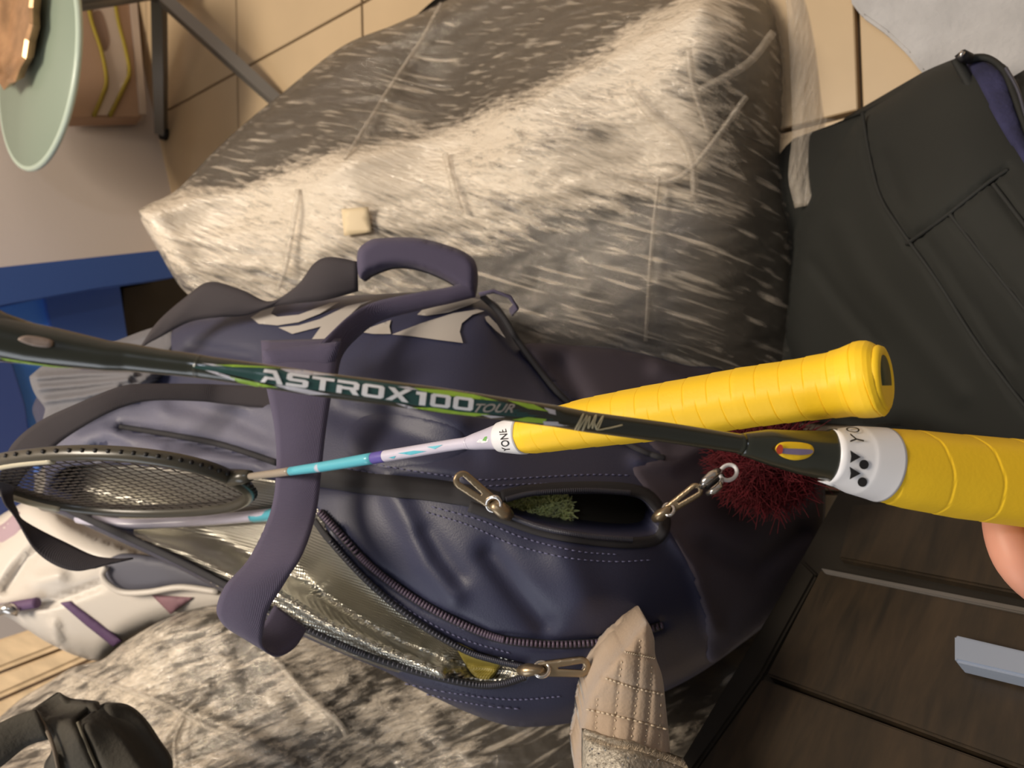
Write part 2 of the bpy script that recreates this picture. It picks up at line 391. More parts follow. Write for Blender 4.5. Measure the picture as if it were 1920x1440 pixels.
def streak_axes(deg):
    """world axes of a wound film: (across, along, out of the surface)"""
    a = math.radians(deg); al = XR * math.cos(a) + YU * math.sin(a); ac = -XR * math.sin(a) + YU * math.cos(a)
    return Vector(ac), Vector(al), Vector(-DV)
def film(name, milk=.35, streak=(45, 3, 45), deg=0, lo=.34, hi=.7, amax=.92):
    """stretch film: clear where it lies tight, milky white where it is creased, glossy all over"""
    m = bpy.data.materials.new(name); m.use_nodes = True; N = m.node_tree.nodes; L = m.node_tree.links; b = N['Principled BSDF']
    tc = N.new('ShaderNodeTexCoord'); hs = []
    for sc, det, dg in ((streak, 6, deg), (tuple(v * 2.6 for v in streak), 4, deg + 14), ((12, 5, 8), 3, deg - 20), ((170, streak[1] * 1.3, 40), 1.2, deg + 6)):
        m0 = N.new('ShaderNodeMapping'); ax = Matrix(streak_axes(dg)); m0.inputs['Rotation'].default_value = ax.to_euler(); L.new(tc.outputs['Object'], m0.inputs[0])
        mp = N.new('ShaderNodeMapping'); mp.inputs['Scale'].default_value = sc; L.new(m0.outputs[0], mp.inputs[0])
        n = N.new('ShaderNodeTexNoise'); n.inputs['Scale'].default_value = 1; n.inputs['Detail'].default_value = det; n.inputs['Roughness'].default_value = .70; n.inputs['Distortion'].default_value = .3; L.new(mp.outputs[0], n.inputs[0]); hs.append(n.outputs[0])
    def mth(op, a, bb):
        q = N.new('ShaderNodeMath'); q.operation = op
        for i, x in enumerate((a, bb)):
            if isinstance(x, (int, float)): q.inputs[i].default_value = x
            else: L.new(x, q.inputs[i])
        return q.outputs[0]
    h = mth('ADD', mth('MULTIPLY', hs[0], .45), mth('MULTIPLY', hs[1], .37)); h = mth('ADD', h, mth('MULTIPLY', hs[2], .18))
    mr = N.new('ShaderNodeMapRange'); mr.inputs[1].default_value = lo; mr.inputs[2].default_value = hi; mr.inputs[3].default_value = milk * .25; mr.inputs[4].default_value = amax; L.new(h, mr.inputs[0])
    at = N.new('ShaderNodeAttribute'); at.attribute_name = 'light_tone'  # shifts the film's milkiness by the painted highlight and shade
    L.new(mth('ADD', h, mth('MULTIPLY', mth('SUBTRACT', at.outputs['Fac'], .5), .3)), mr.inputs[0])
    m2 = N.new('ShaderNodeMapRange'); m2.inputs[1].default_value = .56; m2.inputs[2].default_value = .72; m2.inputs[4].default_value = .42; L.new(hs[3], m2.inputs[0])
    L.new(mth('MAXIMUM', mr.outputs[0], m2.outputs[0]), b.inputs['Alpha'])
    b.inputs['Base Color'].default_value = rgb(238, 224, 204); b.inputs['Roughness'].default_value = .16; b.inputs['Specular IOR Level'].default_value = .8
    bp = N.new('ShaderNodeBump'); bp.inputs['Strength'].default_value = .9; bp.inputs['Distance'].default_value = .011; L.new(mth('ADD', mth('MULTIPLY', hs[0], .5), mth('MULTIPLY', hs[1], .35)), bp.inputs['Height']); L.new(bp.outputs[0], b.inputs['Normal'])
    g = N.new('ShaderNodeBsdfGlossy'); g.inputs['Roughness'].default_value = .12; g.inputs['Color'].default_value = (1, .96, .9, 1); L.new(bp.outputs[0], g.inputs['Normal'])
    ms = N.new('ShaderNodeMixShader'); ms.inputs[0].default_value = .055; L.new(b.outputs[0], ms.inputs[1]); L.new(g.outputs[0], ms.inputs[2]); L.new(ms.outputs[0], N['Material Output'].inputs['Surface'])
    return m
M['film1'] = film('stretch_film', .2, (80, 5, 40), 12, lo=.465, hi=.60, amax=.92)
M['film2'] = film('stretch_film_rumpled', .2, (70, 11, 40), -28, lo=.465, hi=.60, amax=.88)
M['filmtail'] = film('stretch_film_tail', .7, (90, 6, 90), 95, lo=.3, hi=.7, amax=.6)
M['filmband'] = film('stretch_film_band', .6, (90, 6, 90), lo=.3, hi=.75, amax=.6)

# ------------------------------------------------------------------ setting: floor of tiles, walls
def structure(o): o['kind'] = 'structure'; return o
T = .377; TR = math.radians(2); tx, ty = .645, .237
fl = structure(obj('floor', [(-2.2, -1.2, -.012), (2.6, -1.2, -.012), (2.6, 3.6, -.012), (-2.2, 3.6, -.012), (-2.2, -1.2, -.05), (2.6, -1.2, -.05), (2.6, 3.6, -.05), (-2.2, 3.6, -.05)],
    [(0, 1, 2, 3), (7, 6, 5, 4), (0, 4, 5, 1), (1, 5, 6, 2), (2, 6, 7, 3), (3, 7, 4, 0)], M['grout'], smooth=False))
bm = bmesh.new(); bmesh.ops.create_cube(bm, size=1); bmesh.ops.scale(bm, vec=(T - .005, T - .005, .012), verts=bm.verts); bmesh.ops.bevel(bm, geom=bm.edges[:], offset=.0012, segments=1, affect='EDGES')
tme = bpy.data.meshes.new('tile'); bm.to_mesh(tme); bm.free(); tme.materials.append(M['tile'])
for i in range(-4, 4):
    for j in range(-2, 6):
        x, y = (i + .5) * T, (j + .5) * T
        o = bpy.data.objects.new('tile', tme); COL.objects.link(o); o.parent = fl
        o.location = (tx + x * math.cos(TR) - y * math.sin(TR), ty + x * math.sin(TR) + y * math.cos(TR), -.006); o.rotation_euler = (0, 0, TR)
WALLY, WALLS = 1.455, .43
def wall_box(name, a, b, th, h):
    a, b = Vector(a), Vector(b); d = (b - a).normalized(); n = Vector((-d.y, d.x, 0)) * th
    P = [a, b, b + n, a + n]; v = [(p.x, p.y, 0) for p in P] + [(p.x, p.y, h) for p in P]
    return structure(recalc(obj(name, v, [(3, 2, 1, 0), (4, 5, 6, 7), (0, 1, 5, 4), (1, 2, 6, 5), (2, 3, 7, 6), (3, 0, 4, 7)], M['wall'], smooth=False)))
wall_box('wall_left', (-2.2, WALLY + .9, 0), (.2, WALLY + WALLS * .2, 0), .1, 2.5)
wall_box('wall_far', (.2, WALLY + WALLS * .2, 0), (2.6, WALLY + WALLS * 2.6, 0), .1, 2.5)
wall_box('wall_right', (1.9, WALLY + WALLS * 1.9, 0), (1.9, -1.2, 0), .1, 2.5)

# ------------------------------------------------------------------ side table with frosted glass top
TZ = .33
tb = thing('side_table', 'small side table with round frosted green glass top by the white wall', 'table')
tcx, tcy, tR = .538, 1.436, .174
def disc(cx, cy, z, R, h, n=64, e=.003):
    v = []; prof = [(R - e, z - h), (R, z - h + e), (R, z - e), (R - e, z)]
    for r, zz in prof: v += [(cx + r * math.cos(2 * math.pi * k / n), cy + r * math.sin(2 * math.pi * k / n), zz) for k in range(n)]
    f = [(i * n + k, i * n + (k + 1) % n, (i + 1) * n + (k + 1) % n, (i + 1) * n + k) for i in range(3) for k in range(n)]
    f += [tuple(range(n))[::-1], tuple(3 * n + k for k in range(n))]; return v, f
obj('tabletop', *disc(tcx, tcy, TZ, tR, .010), M['frost'], tb)
o = MB(); o.add(*tube([(tcx + (tR + .001) * math.cos(a), tcy + (tR + .001) * math.sin(a), TZ - .005) for a in np.linspace(0, 2 * math.pi, 64, endpoint=False)], .0055, 8, closed=True)); o.build('glass_edge', M['frostedge'], tb, label='paler polished glass edge')
hub = Vector(W(300, -25, 1.47))
hub.x, hub.y = tcx + .03, tcy + .01
hub = Vector((W(298, -10, 1.5).x, W(298, -10, 1.5).y, W(298, -10, 1.5).z))
obj('pedestal', *tube([hub, (hub.x, hub.y, hub.z + .02), (tcx + .10, tcy, TZ - .012)], [.017, .017, .02], 14), M['steelleg'], tb)
for fp in (FL(302, 250, .012), FL(530, 200, .012), Vector((hub.x + .22, hub.y - .05, .012)), Vector((hub.x + .1, hub.y + .16, .012))):
    dd = (fp - hub); 
    lg = tube([hub, hub + dd * .5, fp], [.016, .016, .014], 4, up=(0, 0, 1)); obj('leg', *lg, M['steelleg'], tb, smooth=False)
    obj('foot', *tube([fp + Vector((0, 0, -.011)), fp], .014, 10), M['black'], tb)
base_at(tb, (tcx, tcy, 0))
# amber dish on the table
S_t = hor_S(TZ + .03)
dish = thing('glass_dish', 'faceted amber glass dish standing on the frosted glass table', 'dish')
dc = FL(14, 36, TZ + .03)
v = []; f = []; n = 26; prof = [(.0, .0), (.05, 0), (.078, .012), (.088, .026), (.084, .03), (.07, .018), (.045, .01), (0, .009)]
rr = [1 + .035 * math.cos(k * math.pi) for k in range(n)]
for r, z in prof: v += [(dc.x + r * 1.25 * rr[k] * math.cos(2 * math.pi * k / n), dc.y + r * 1.25 * rr[k] * math.sin(2 * math.pi * k / n), TZ + .001 + z) for k in range(n)]
f = [(i * n + k, i * n + (k + 1) % n, (i + 1) * n + (k + 1) % n, (i + 1) * n + k) for i in range(len(prof) - 1) for k in range(n)]
obj('bowl', v, f, M['copper'], dish, smooth=False)
base_at(dish, (dc.x, dc.y, TZ))

# ------------------------------------------------------------------ carton with ochre lined print against the wall
ct = thing('flat_carton', 'pinkish flat carton with pale ochre-edged print, leaning behind the side table', 'box')
Sc = vert_S(WALLY - .045, WALLS)
slab('board', [(120, -60), (252, -60), (262, 110), (266, 219), (120, 221)], Sc, .03, M['carton'], ct, bev=.001, dirv=(-WALLS * .9, .9, 0))
slab('base_strip', [(238, -60), (252, -60), (276, 214), (262, 214)], shift(Sc, .004), .03, M['ribbonw'], ct, bev=.001, dirv=(-WALLS * .9, .9, 0))
for q in ([(165, -20), (185, 60), (197, 120), (200, 155), (178, 216), (208, 216), (238, 150), (238, 110), (225, 60), (212, -20)],):
    print_on('ribbon_print', q, shift(Sc, .003), .0, M['ribbonw'], ct, step=10, smooth_out=False)
for pts in ([(160, -20), (172, 40), (190, 95), (200, 150), (192, 180), (176, 217)], [(212, -20), (222, 40), (235, 90), (243, 135), (232, 165), (206, 217)]):
    obj('ochre_line', *tube(path3(pts, Sc, .006, 24), .0042, 6), M['ochre'], ct)
print_on('grey_mark', [(172, 30), (188, 20), (200, 50), (205, 80), (196, 95), (182, 70)], shift(Sc, .0045), 0, mat('grey_brown_print', rgb(140, 115, 98), .8), ct, step=10)
base_at(ct, FL(262, 150))

# ------------------------------------------------------------------ blue shelf unit
bs = thing('shelf_unit', 'blue shelf unit with an open black compartment, standing left of the wrapped suitcase', 'shelf')
YB = 1.33
Sb = vert_S(YB); Sb2 = vert_S(YB - .06); Sb3 = vert_S(YB + .12)
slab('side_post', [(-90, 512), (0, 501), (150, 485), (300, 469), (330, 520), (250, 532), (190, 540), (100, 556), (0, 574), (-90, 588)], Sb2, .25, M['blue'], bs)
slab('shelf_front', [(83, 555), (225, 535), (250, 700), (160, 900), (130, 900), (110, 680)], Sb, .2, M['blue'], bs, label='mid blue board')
slab('shelf_board', [(-90, 590), (0, 575), (86, 556), (112, 660), (140, 870), (75, 880), (20, 680), (-90, 690)], vert_S(YB + .01), .02, M['bluelit'], bs, label='blue board with the light on it put into its colour')
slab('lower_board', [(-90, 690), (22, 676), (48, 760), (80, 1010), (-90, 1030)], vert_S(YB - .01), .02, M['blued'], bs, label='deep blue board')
slab('back_panel', [(200, 520), (345, 500), (360, 700), (230, 800), (215, 600)], vert_S(YB + .06), .1, M['dark'], bs, label='black compartment panel')
slab('plinth', [(230, 540), (235, 900), (420, 960), (420, 500)], vert_S(YB + .03), .15, M['dark'], bs, label='black plinth')
lo = min((o.matrix_world @ Vector(v)).z for o in bs.children for v in [x.co for x in o.data.vertices])
bx = [o for o in bs.children if o.name.startswith('plinth')][0]
def box_wh(x0, x1, y0, y1, z0, z1): return [(x0, y0, z0), (x1, y0, z0), (x1, y1, z0), (x0, y1, z0), (x0, y0, z1), (x1, y0, z1), (x1, y1, z1), (x0, y1, z1)], [(3, 2, 1, 0), (4, 5, 6, 7), (0, 1, 5, 4), (1, 2, 6, 5), (2, 3, 7, 6), (3, 0, 4, 7)]
obj('base_box', *box_wh(-.42, .2, YB + .03, YB + .17, 0, max(lo, .02) + .06), M['dark'], bs, smooth=False)
base_at(bs, (-.1, YB + .1, 0))

# ------------------------------------------------------------------ white mat
mt = obj('floor_mat', [], [], None); bpy.data.objects.remove(mt)
mt = slab('floor_mat', [(1588, -90), (1592, 0), (1615, 30), (1660, 62), (1700, 100), (1725, 132), (1790, 200), (1900, 300), (2100, 330), (2200, -90)], hor_S(.011), .011, M['mat'], None, bev=.003, dirv=(0, 0, -1))
tag(mt, 'white fleecy mat lying on the beige tiles behind the black bag', 'mat')

# ------------------------------------------------------------------ wrapped suitcases
def crease(scale, amp, deg):
    ax = np.array(streak_axes(deg))
    def f(X, k):
        X = X @ ax.T
        return np.array([amp * (noise.fractal(Vector((x[0] * scale[0], x[1] * scale[1], x[2] * scale[2])), .8, 2.2, 4) ) for x in X]) * k
    return f
S1 = Surf([(262, 405, .90), (330, 355, .94), (520, 185, 1.02), (830, 0, 1.04), (700, 120, 1.0), (850, 150, .97), (640, 310, .87), (950, 205, .83), (1150, 110, .79), (1315, 15, .75), (1000, -50, 1.0), (1250, -60, .88), (1420, -50, .82), (370, 560, .88), (600, 620, .88), (700, 400, .85), (1000, 600, .82), (1000, 380, .80), (1400, 400, .75), (1200, 300, .765), (1400, 650, .77), (1480, 300, .805), (1480, 650, .80)])
out1 = [(262, 405), (275, 385), (330, 357), (400, 285), (470, 222), (520, 182), (640, 88), (740, 46), (830, 5), (900, -30), (1000, -60), (1200, -80), (1400, -60), (1450, 0), (1474, 120), (1488, 300), (1505, 560), (1525, 620), (1520, 710), (1200, 720), (1000, 715), (760, 690), (560, 640), (420, 595), (345, 545), (300, 475)]
sc1 = thing('wrapped_suitcase', 'large dark suitcase wrapped in creased clear stretch film, standing behind the navy racket bag', 'suitcase')
inflate('shell', out1, shift(S1, -.008), 45, .04, .1, M['core'], sc1, step=22, floor=.12)
def paint_light(items, base=.5):  # paints ridge highlight and darker faces into the film's milkiness
    def f(P):
        r = np.full(len(P), base)
        for pts, w, a in items: r += a * np.exp(-(pdist(P, pts, closed=False) / w) ** 2)
        return r
    return f
light_tone1 = paint_light([([(300, 400), (450, 370), (640, 320), (850, 280), (1000, 210), (1180, 110), (1315, 15)], 55, .5), ([(560, 420), (900, 360), (1250, 260)], 80, .35), ([(1210, 60), (1260, 300)], 60, .25),
    ([(420, 320), (560, 220), (760, 130), (1000, 60), (1180, -30)], 70, -.55), ([(800, 200), (1000, 110)], 60, -.3), ([(900, 560), (1200, 520), (1450, 600)], 90, -.35), ([(1430, 60), (1440, 300), (1450, 620)], 40, -.5), ([(300, 470), (560, 500)], 60, .2)], .40)
inflate('film', out1, S1, 40, .035, .002, M['film1'], sc1, step=8, light_tone=light_tone1, wrel=crease((55, 5, 30), .003, 10), relief=fold_relief([([(265, 400), (450, 360), (640, 310), (850, 250), (1000, 190), (1180, 90), (1315, 15)], 26, .012), ([(500, 380), (800, 330), (1100, 260)], 30, .006), ([(420, 470), (800, 400), (1250, 330)], 30, .004)]))
for k, (pts, w) in enumerate([([(828, 5), (790, 75), (740, 150), (690, 230), (645, 300)], 7), ([(835, 288), (842, 320), (850, 350), (866, 400)], 9), ([(1180, 165), (1220, 215), (1275, 255), (1298, 310), (1302, 365)], 14), ([(560, 355), (548, 430), (535, 500), (520, 545)], 9), ([(1290, 90), (1300, 160), (1330, 250)], 12), ([(1235, 330), (1220, 480), (1210, 640)], 6), ([(1310, 170), (1400, 120), (1450, 60)], 14), ([(1160, 330), (1250, 340), (1310, 300), (1400, 180)], 10)]):
    P = spline(pts, 20); Tn = np.gradient(P, axis=0); Tn /= np.linalg.norm(Tn, axis=1)[:, None]; Nn = np.c_[-Tn[:, 1], Tn[:, 0]]
    tt = S1(P) - .012
    ribbon('film_strand', [((*(p - nn * w / 2), t), (*(p + nn * w / 2), t)) for p, nn, t in zip(P, Nn, tt)], .0012, M['filmband'], sc1, n=24, nc=3, curl=.004)
ribbon('film_tail', [((1470, -40, .80), (1530, -40, .80)), ((1478, 60, .79), (1545, 60, .79)), ((1483, 160, .785), (1562, 170, .785)), ((1485, 250, .78), (1570, 270, .78)), ((1478, 330, .775), (1558, 330, .775)), ((1490, 390, .775), (1540, 380, .775))], .001, M['filmtail'], sc1, n=30, nc=8, curl=.004, label='loose tail of milky film')
inflate('paper_label', [(640, 392), (690, 388), (697, 435), (645, 442)], shift(S1, .0125), 8, .0005, .0012, mat('cream_label', rgb(226, 206, 170), .6), sc1, step=12, smooth_out=False)
base_at(sc1, (.2, .8, 0))

S2 = Surf([(0, 1350, .82), (300, 1170, .80), (420, 1130, .80), (600, 1300, .70), (700, 1200, .75), (1000, 1400, .66), (1000, 1250, .72), (1400, 1180, .76), (1300, 1350, .68), (0, 1460, .72), (700, 1460, .66), (1250, 1470, .64), (300, 1350, .73)])
out2 = [(-60, 1385), (-10, 1352), (40, 1310), (90, 1280), (135, 1252), (190, 1238), (240, 1200), (330, 1152), (420, 1135), (560, 1140), (800, 1200), (1000, 1260), (1200, 1220), (1300, 1160), (1400, 1120), (1480, 1110), (1500, 1160), (1460, 1300), (1400, 1440), (1300, 1510), (800, 1540), (0, 1540), (-60, 1500)]
sc2 = thing('wrapped_suitcase', 'dark suitcase wrapped in rumpled clear stretch film, lying in front below the navy racket bag', 'suitcase')
inflate('shell', out2, shift(S2, -.008), 45, .03, .1, M['core'], sc2, step=26, floor=.0)
inflate('film', out2, S2, 40, .026, .002, M['film2'], sc2, step=9, light_tone=paint_light([([(100, 1330), (330, 1200)], 120, .15), ([(700, 1300), (900, 1420)], 90, .1), ([(1000, 1400), (1300, 1200), (1460, 1130)], 110, -.4)], .42), wrel=crease((45, 14, 30), .0035, -28), relief=fold_relief([([(130, 1260), (230, 1290), (340, 1330), (480, 1390), (560, 1440)], 14, .006), ([(290, 1420), (340, 1350), (390, 1290)], 9, .006), ([(520, 1240), (580, 1310), (640, 1360)], 14, .005)]))
for pts, w in (([(285, 1425), (320, 1370), (355, 1325), (395, 1290)], 8), ([(130, 1262), (210, 1285), (310, 1322), (380, 1360), (470, 1395)], 8), ([(520, 1240), (570, 1300), (630, 1350), (650, 1380)], 10), ([(330, 1440), (328, 1390), (345, 1345)], 7)):
    P = spline(pts, 20); Tn = np.gradient(P, axis=0); Tn /= np.linalg.norm(Tn, axis=1)[:, None]; Nn = np.c_[-Tn[:, 1], Tn[:, 0]]; tt = S2(P) - .01
    ribbon('film_strand', [((*(p - nn * w / 2), t), (*(p + nn * w / 2), t)) for p, nn, t in zip(P, Nn, tt)], .0012, M['filmband'], sc2, n=24, nc=3, curl=.003)
base_at(sc2, (-.35, .5, 0))

# ------------------------------------------------------------------ pale bench at the lower left corner
bn = thing('bench', 'pale oak slatted bench end in the far corner beside the cream bag', 'bench')
for a, b in (((-90, 1225, -90, 1290), (205, 1130, 215, 1172)), ((-90, 1296, -90, 1345), (216, 1178, 224, 1206)), ((-90, 1352, -90, 1420), (226, 1212, 236, 1262))):
    Sn = plane_S([(0, 1250, 1.12), (200, 1150, 1.05), (200, 1250, 1.02)])
    slab('slat', [(a[0], a[1]), (b[0], b[1]), (b[2], b[3]), (a[2], a[3])], Sn, .03, M['oak'], bn, bev=.006)
for x, y in ((20, 1290), (170, 1200)):
    p = W(x, y, 1.13); obj('leg', *tube([(p.x, p.y, 0), (p.x, p.y, p.z)], .02, 8), M['oak'], bn)
base_at(bn, (W(60, 1250, 1.12).x, W(60, 1250, 1.12).y, 0))

# ------------------------------------------------------------------ cream bag with purple trim
S3 = Surf([(0, 1000, .92), (200, 1040, .86), (400, 1110, .84), (0, 1150, .88), (180, 1230, .88), (330, 1150, .85), (100, 1080, .87)])
wb = thing('tote_bag', 'cream leatherette bag with purple trim, slumped beyond the navy racket bag', 'bag')
inflate('body', [(-90, 1010), (-30, 985), (20, 955), (60, 938), (105, 955), (150, 990), (250, 1030), (420, 1085), (450, 1120), (420, 1155), (330, 1163), (250, 1192), (195, 1236), (150, 1232), (90, 1205), (50, 1180), (0, 1152), (-90, 1140)], S3, 40, .035, .12, M['cream'], wb, step=10, floor=.16,
    relief=fold_relief([([(10, 1105), (40, 1060), (75, 1025)], 9, -.016), ([(0, 1010), (40, 985)], 10, -.008), ([(30, 1140), (110, 1125), (190, 1095)], 8, -.012), ([(70, 1090), (110, 1080)], 16, .010), ([(100, 1170), (110, 1200), (104, 1230)], 7, .008)]))
inflate('trim_stripe', [(113, 1131), (130, 1128), (180, 1165), (228, 1203), (212, 1213), (160, 1172)], shift(S3, .004), 8, .002, .003, M['purple'], wb, step=7, smooth_out=False)
inflate('side_lining', [(-60, 1000), (0, 985), (34, 960), (42, 1000), (12, 1040), (-60, 1060)], shift(S3, -.004), 10, .003, .004, mat('pale_mauve_cloth', rgb(176, 150, 160), .7), wb, step=10)
inflate('pocket', [(195, 1060), (225, 1040), (300, 1048), (380, 1075), (420, 1092), (412, 1108), (330, 1102), (240, 1112), (205, 1090)], shift(S3, .006), 14, .004, .006, mat('slate_lining', rgb(92, 92, 104), .6), wb, step=9, label='slate grey pocket lining')
obj('piping', *tube(path3([(198, 1062), (192, 1078), (205, 1097), (232, 1111), (280, 1110), (340, 1101), (410, 1110)], S3, .012, 40), .0035, 8), M['cream'], wb)
inflate('mauve_panel', [(284, 1116), (362, 1121), (320, 1152)], shift(S3, .004), 8, .002, .003, M['mauve'], wb, step=8, smooth_out=False)
obj('zip', *tube(path3([(-50, 1146), (0, 1142), (40, 1135), (70, 1130)], S3, .006, 16), .006, 8), M['purple'], wb)
obj('zip_pull', *tube([W(-5, 1146, .865), W(14, 1140, .862), W(36, 1146, .865)], .006, 8), M['steel'], wb)
base_at(wb, (W(200, 1150, .9).x, W(200, 1150, .9).y, 0))

# ------------------------------------------------------------------ black canvas bag on the right
S4 = Surf([(1800, 120, .60), (1600, 240, .70), (1500, 430, .755), (1640, 660, .68), (1900, 800, .55), (1900, 350, .53), (1920, 560, .51), (1700, 400, .60), (2050, 110, .55), (2050, 800, .50), (1780, 250, .575)])
seamA = [(1617, 213), (1632, 300), (1652, 372), (1690, 432), (1760, 530), (1830, 640), (1925, 765), (2000, 850)]
bb = thing('canvas_bag', 'black canvas bag with a navy lined open zip, standing by the white mat', 'bag')
b4 = [(1590, 245), (1620, 212), (1690, 170), (1722, 140), (1785, 112), (1806, 108), (1850, 108), (1885, 122), (1905, 148), (1932, 126), (2050, 110), (2150, 200), (2150, 880), (2000, 900), (1900, 872), (1780, 830), (1700, 800), (1640, 800), (1570, 780), (1510, 720), (1470, 640), (1478, 540), (1486, 470), (1490, 425), (1520, 370), (1555, 310)]  # lower left drawn out wider to fill a shadowed gap with black
inflate('body', b4, S4, 40, .03, .12, M['blackbag'], bb, step=11, floor=.075, relief=fold_relief([(seamA, 7, -.005), ([(1700, 458), (1770, 408), (1850, 345), (1890, 318)], 6, -.005), ([(1780, 400), (1850, 490), (1930, 590)], 6, -.003), ([(1862, 345), (1935, 440)], 7, -.005), ([(1728, 440), (1800, 540), (1900, 680)], 9, -.004), ([(1660, 300), (1690, 380)], 16, -.006), ([(1520, 490), (1580, 570), (1650, 650)], 10, -.006), ([(1570, 420), (1620, 520), (1700, 620), (1800, 740)], 22, .006)]))
for pts in (seamA, [(1700, 458), (1770, 408), (1850, 345), (1890, 318)], [(1780, 400), (1850, 490), (1930, 590)], [(1862, 345), (1935, 440)]):
    obj('seam', *tube(path3(pts, S4, -.0025, 40), .0016, 6), M['blackseam'], bb)
ribbon('zip_flap', [((1784, 114, .594), (1800, 106, .594)), ((1815, 172, .585), (1832, 160, .585)), ((1850, 245, .565), (1868, 232, .565)), ((1890, 308, .545), (1908, 296, .545)), ((1950, 380, .53), (1968, 366, .53))], .002, M['blackseam'], bb, n=30, nc=4, curl=.003)
ribbon('zip_flap', [((1806, 106, .592), (1812, 118, .592)), ((1850, 104, .585), (1850, 114, .585)), ((1885, 128, .57), (1878, 134, .57)), ((1904, 165, .56), (1894, 170, .56)), ((1925, 225, .545), (1914, 228, .545)), ((1960, 320, .53), (1948, 324, .53))], .002, M['blackseam'], bb, n=30, nc=4, curl=.003)
inflate('lining', [(1812, 116), (1850, 114), (1880, 132), (1897, 168), (1915, 226), (1950, 325), (1960, 370), (1905, 292), (1868, 232), (1832, 162)], shift(S4, .004), 16, .008, .01, M['fleece'], bb, step=8, label='navy fleece lining')
teeth([(1886, 128), (1908, 168), (1926, 225), (1955, 300)], shift(S4, .012), 6, 5, mb=(zt := MB())); zt.build('zip_teeth', M['tooth'], bb, kind='stuff')
obj('zip_slider', *tube([W(1796, 112, .585), W(1806, 104, .583), W(1818, 110, .585)], [.004, .0045, .004], 8), M['black'], bb)
obj('zip_pull', *tube([W(1800, 108, .58), W(1806, 96, .578)], .0018, 8), M['steel'], bb)
base_at(bb, (.3, .05, 0))

# ------------------------------------------------------------------ dark wood drawer cabinet
P5 = [(1540, 1065, .58), (1920, 1140, .45), (1300, 1440, .52)]
S5 = plane_S(P5)
cb = thing('drawer_cabinet', 'dark brown wooden drawer cabinet with metal bar handle beside the racket bag', 'cabinet')
slab('carcass', [(1228, 1500), (1270, 1432), (1340, 1315), (1440, 1150), (1510, 1030), (1585, 895), (2060, 990), (2060, 1560), (1228, 1560)], shift(S5, -.012), .25, M['woodframe'], cb, bev=.002)
slab('stile', [(1232, 1500), (1272, 1432), (1342, 1315), (1442, 1150), (1500, 1046), (1530, 1076), (1428, 1262), (1300, 1442), (1262, 1500)], shift(S5, -.006), .012, M['woodframe'], cb, bev=.002)
d1 = slab('drawer', [(1597, 945), (1572, 1046), (1700, 1071), (1830, 1096), (2060, 1140), (2060, 1000), (1720, 940)], shift(S5, -.004), .016, M['wood'], cb)
d2 = slab('drawer', [(1537, 1067), (2060, 1170), (2060, 1492), (1436, 1264)], shift(S5, 0), .02, M['wood'], cb)
d3 = slab('drawer', [(1428, 1271), (2060, 1502), (2060, 1580), (1230, 1580), (1304, 1444)], shift(S5, 0), .02, M['wood'], cb)
slab('edge_lit_strip', [(1538, 1064), (2060, 1165), (2060, 1178), (1546, 1074)], shift(S5, .002), .02, M['edgelit'], d2, bev=.0008, label='grey strip painting the light on the drawer edge')
h5 = slab('handle', [(1788, 1188), (1960, 1228), (2000, 1237), (2000, 1288), (1960, 1278), (1788, 1238)], shift(S5, .014), .012, M['alu'], d2, bev=.0015, label='brushed metal bar handle')
base_at(cb, (W(1600, 1200, .6).x - .1, W(1600, 1200, .6).y, 0))
lowz = min(v.co.z for v in cb.children[0].data.vertices)
bp_ = [v.co for v in cb.children[0].data.vertices]
cx0, cy0 = sum(p.x for p in bp_) / len(bp_), sum(p.y for p in bp_) / len(bp_)
if lowz > .01: 
    o = obj('plinth', *box_wh(cx0 - .15, cx0 + .02, cy0 - .2, cy0 + .1, 0, lowz + .05), M['woodframe'], cb, smooth=False); o.matrix_parent_inverse = Matrix.Translation(-cb.location)

# ------------------------------------------------------------------ navy racket bag
SB = Surf([(900, 920, .52), (1050, 1255, .52), (1000, 1340, .545), (1200, 1000, .53), (1230, 1180, .53), (1400, 1050, .60), (1480, 950, .66), (1300, 1250, .59), (800, 1000, .52), (700, 1100, .535), (600, 1000, .56), (560, 1180, .56), (650, 850, .57), (850, 760, .56), (900, 600, .62), (1000, 700, .62), (1200, 720, .66), (1340, 690, .72), (600, 620, .65), (450, 600, .70), (400, 700, .70), (250, 680, .78), (100, 720, .82), (250, 800, .74), (120, 830, .78), (420, 860, .66), (300, 1000, .68), (130, 960, .74), (430, 1100, .60), (1530, 1040, .68), (700, 560, .66)])
rb = thing('racket_bag', 'open navy blue racket bag with purple webbing straps and grey print, lying in the middle', 'bag')
outB = [(70, 800), (62, 760), (100, 715), (200, 690), (240, 660), (270, 648), (330, 612), (370, 598), (470, 572), (560, 560), (700, 552), (800, 548), (900, 556), (940, 578), (965, 636), (1000, 652), (1100, 648), (1200, 662), (1290, 685), (1350, 692), (1420, 740), (1500, 800), (1542, 880), (1546, 980), (1530, 1050), (1470, 1140), (1380, 1215), (1290, 1275), (1190, 1320), (1090, 1352), (980, 1363), (900, 1345), (800, 1300), (720, 1258), (640, 1225), (560, 1190), (480, 1150), (430, 1118), (330, 1064), (230, 1018), (130, 972), (82, 945), (85, 900), (82, 860)]
hole1 = [(100, 948), (92, 905), (130, 875), (250, 872), (360, 885), (430, 893), (530, 905), (600, 960), (620, 1010), (690, 1085), (780, 1160), (870, 1213), (985, 1247), (975, 1275), (900, 1280), (800, 1262), (700, 1230), (600, 1188), (520, 1148), (430, 1098), (330, 1047), (230, 1000), (140, 958)]
hole2 = [(940, 944), (990, 931), (1100, 926), (1180, 930), (1212, 944), (1234, 974), (1226, 998), (1180, 1006), (1100, 999), (1020, 985), (960, 966)]
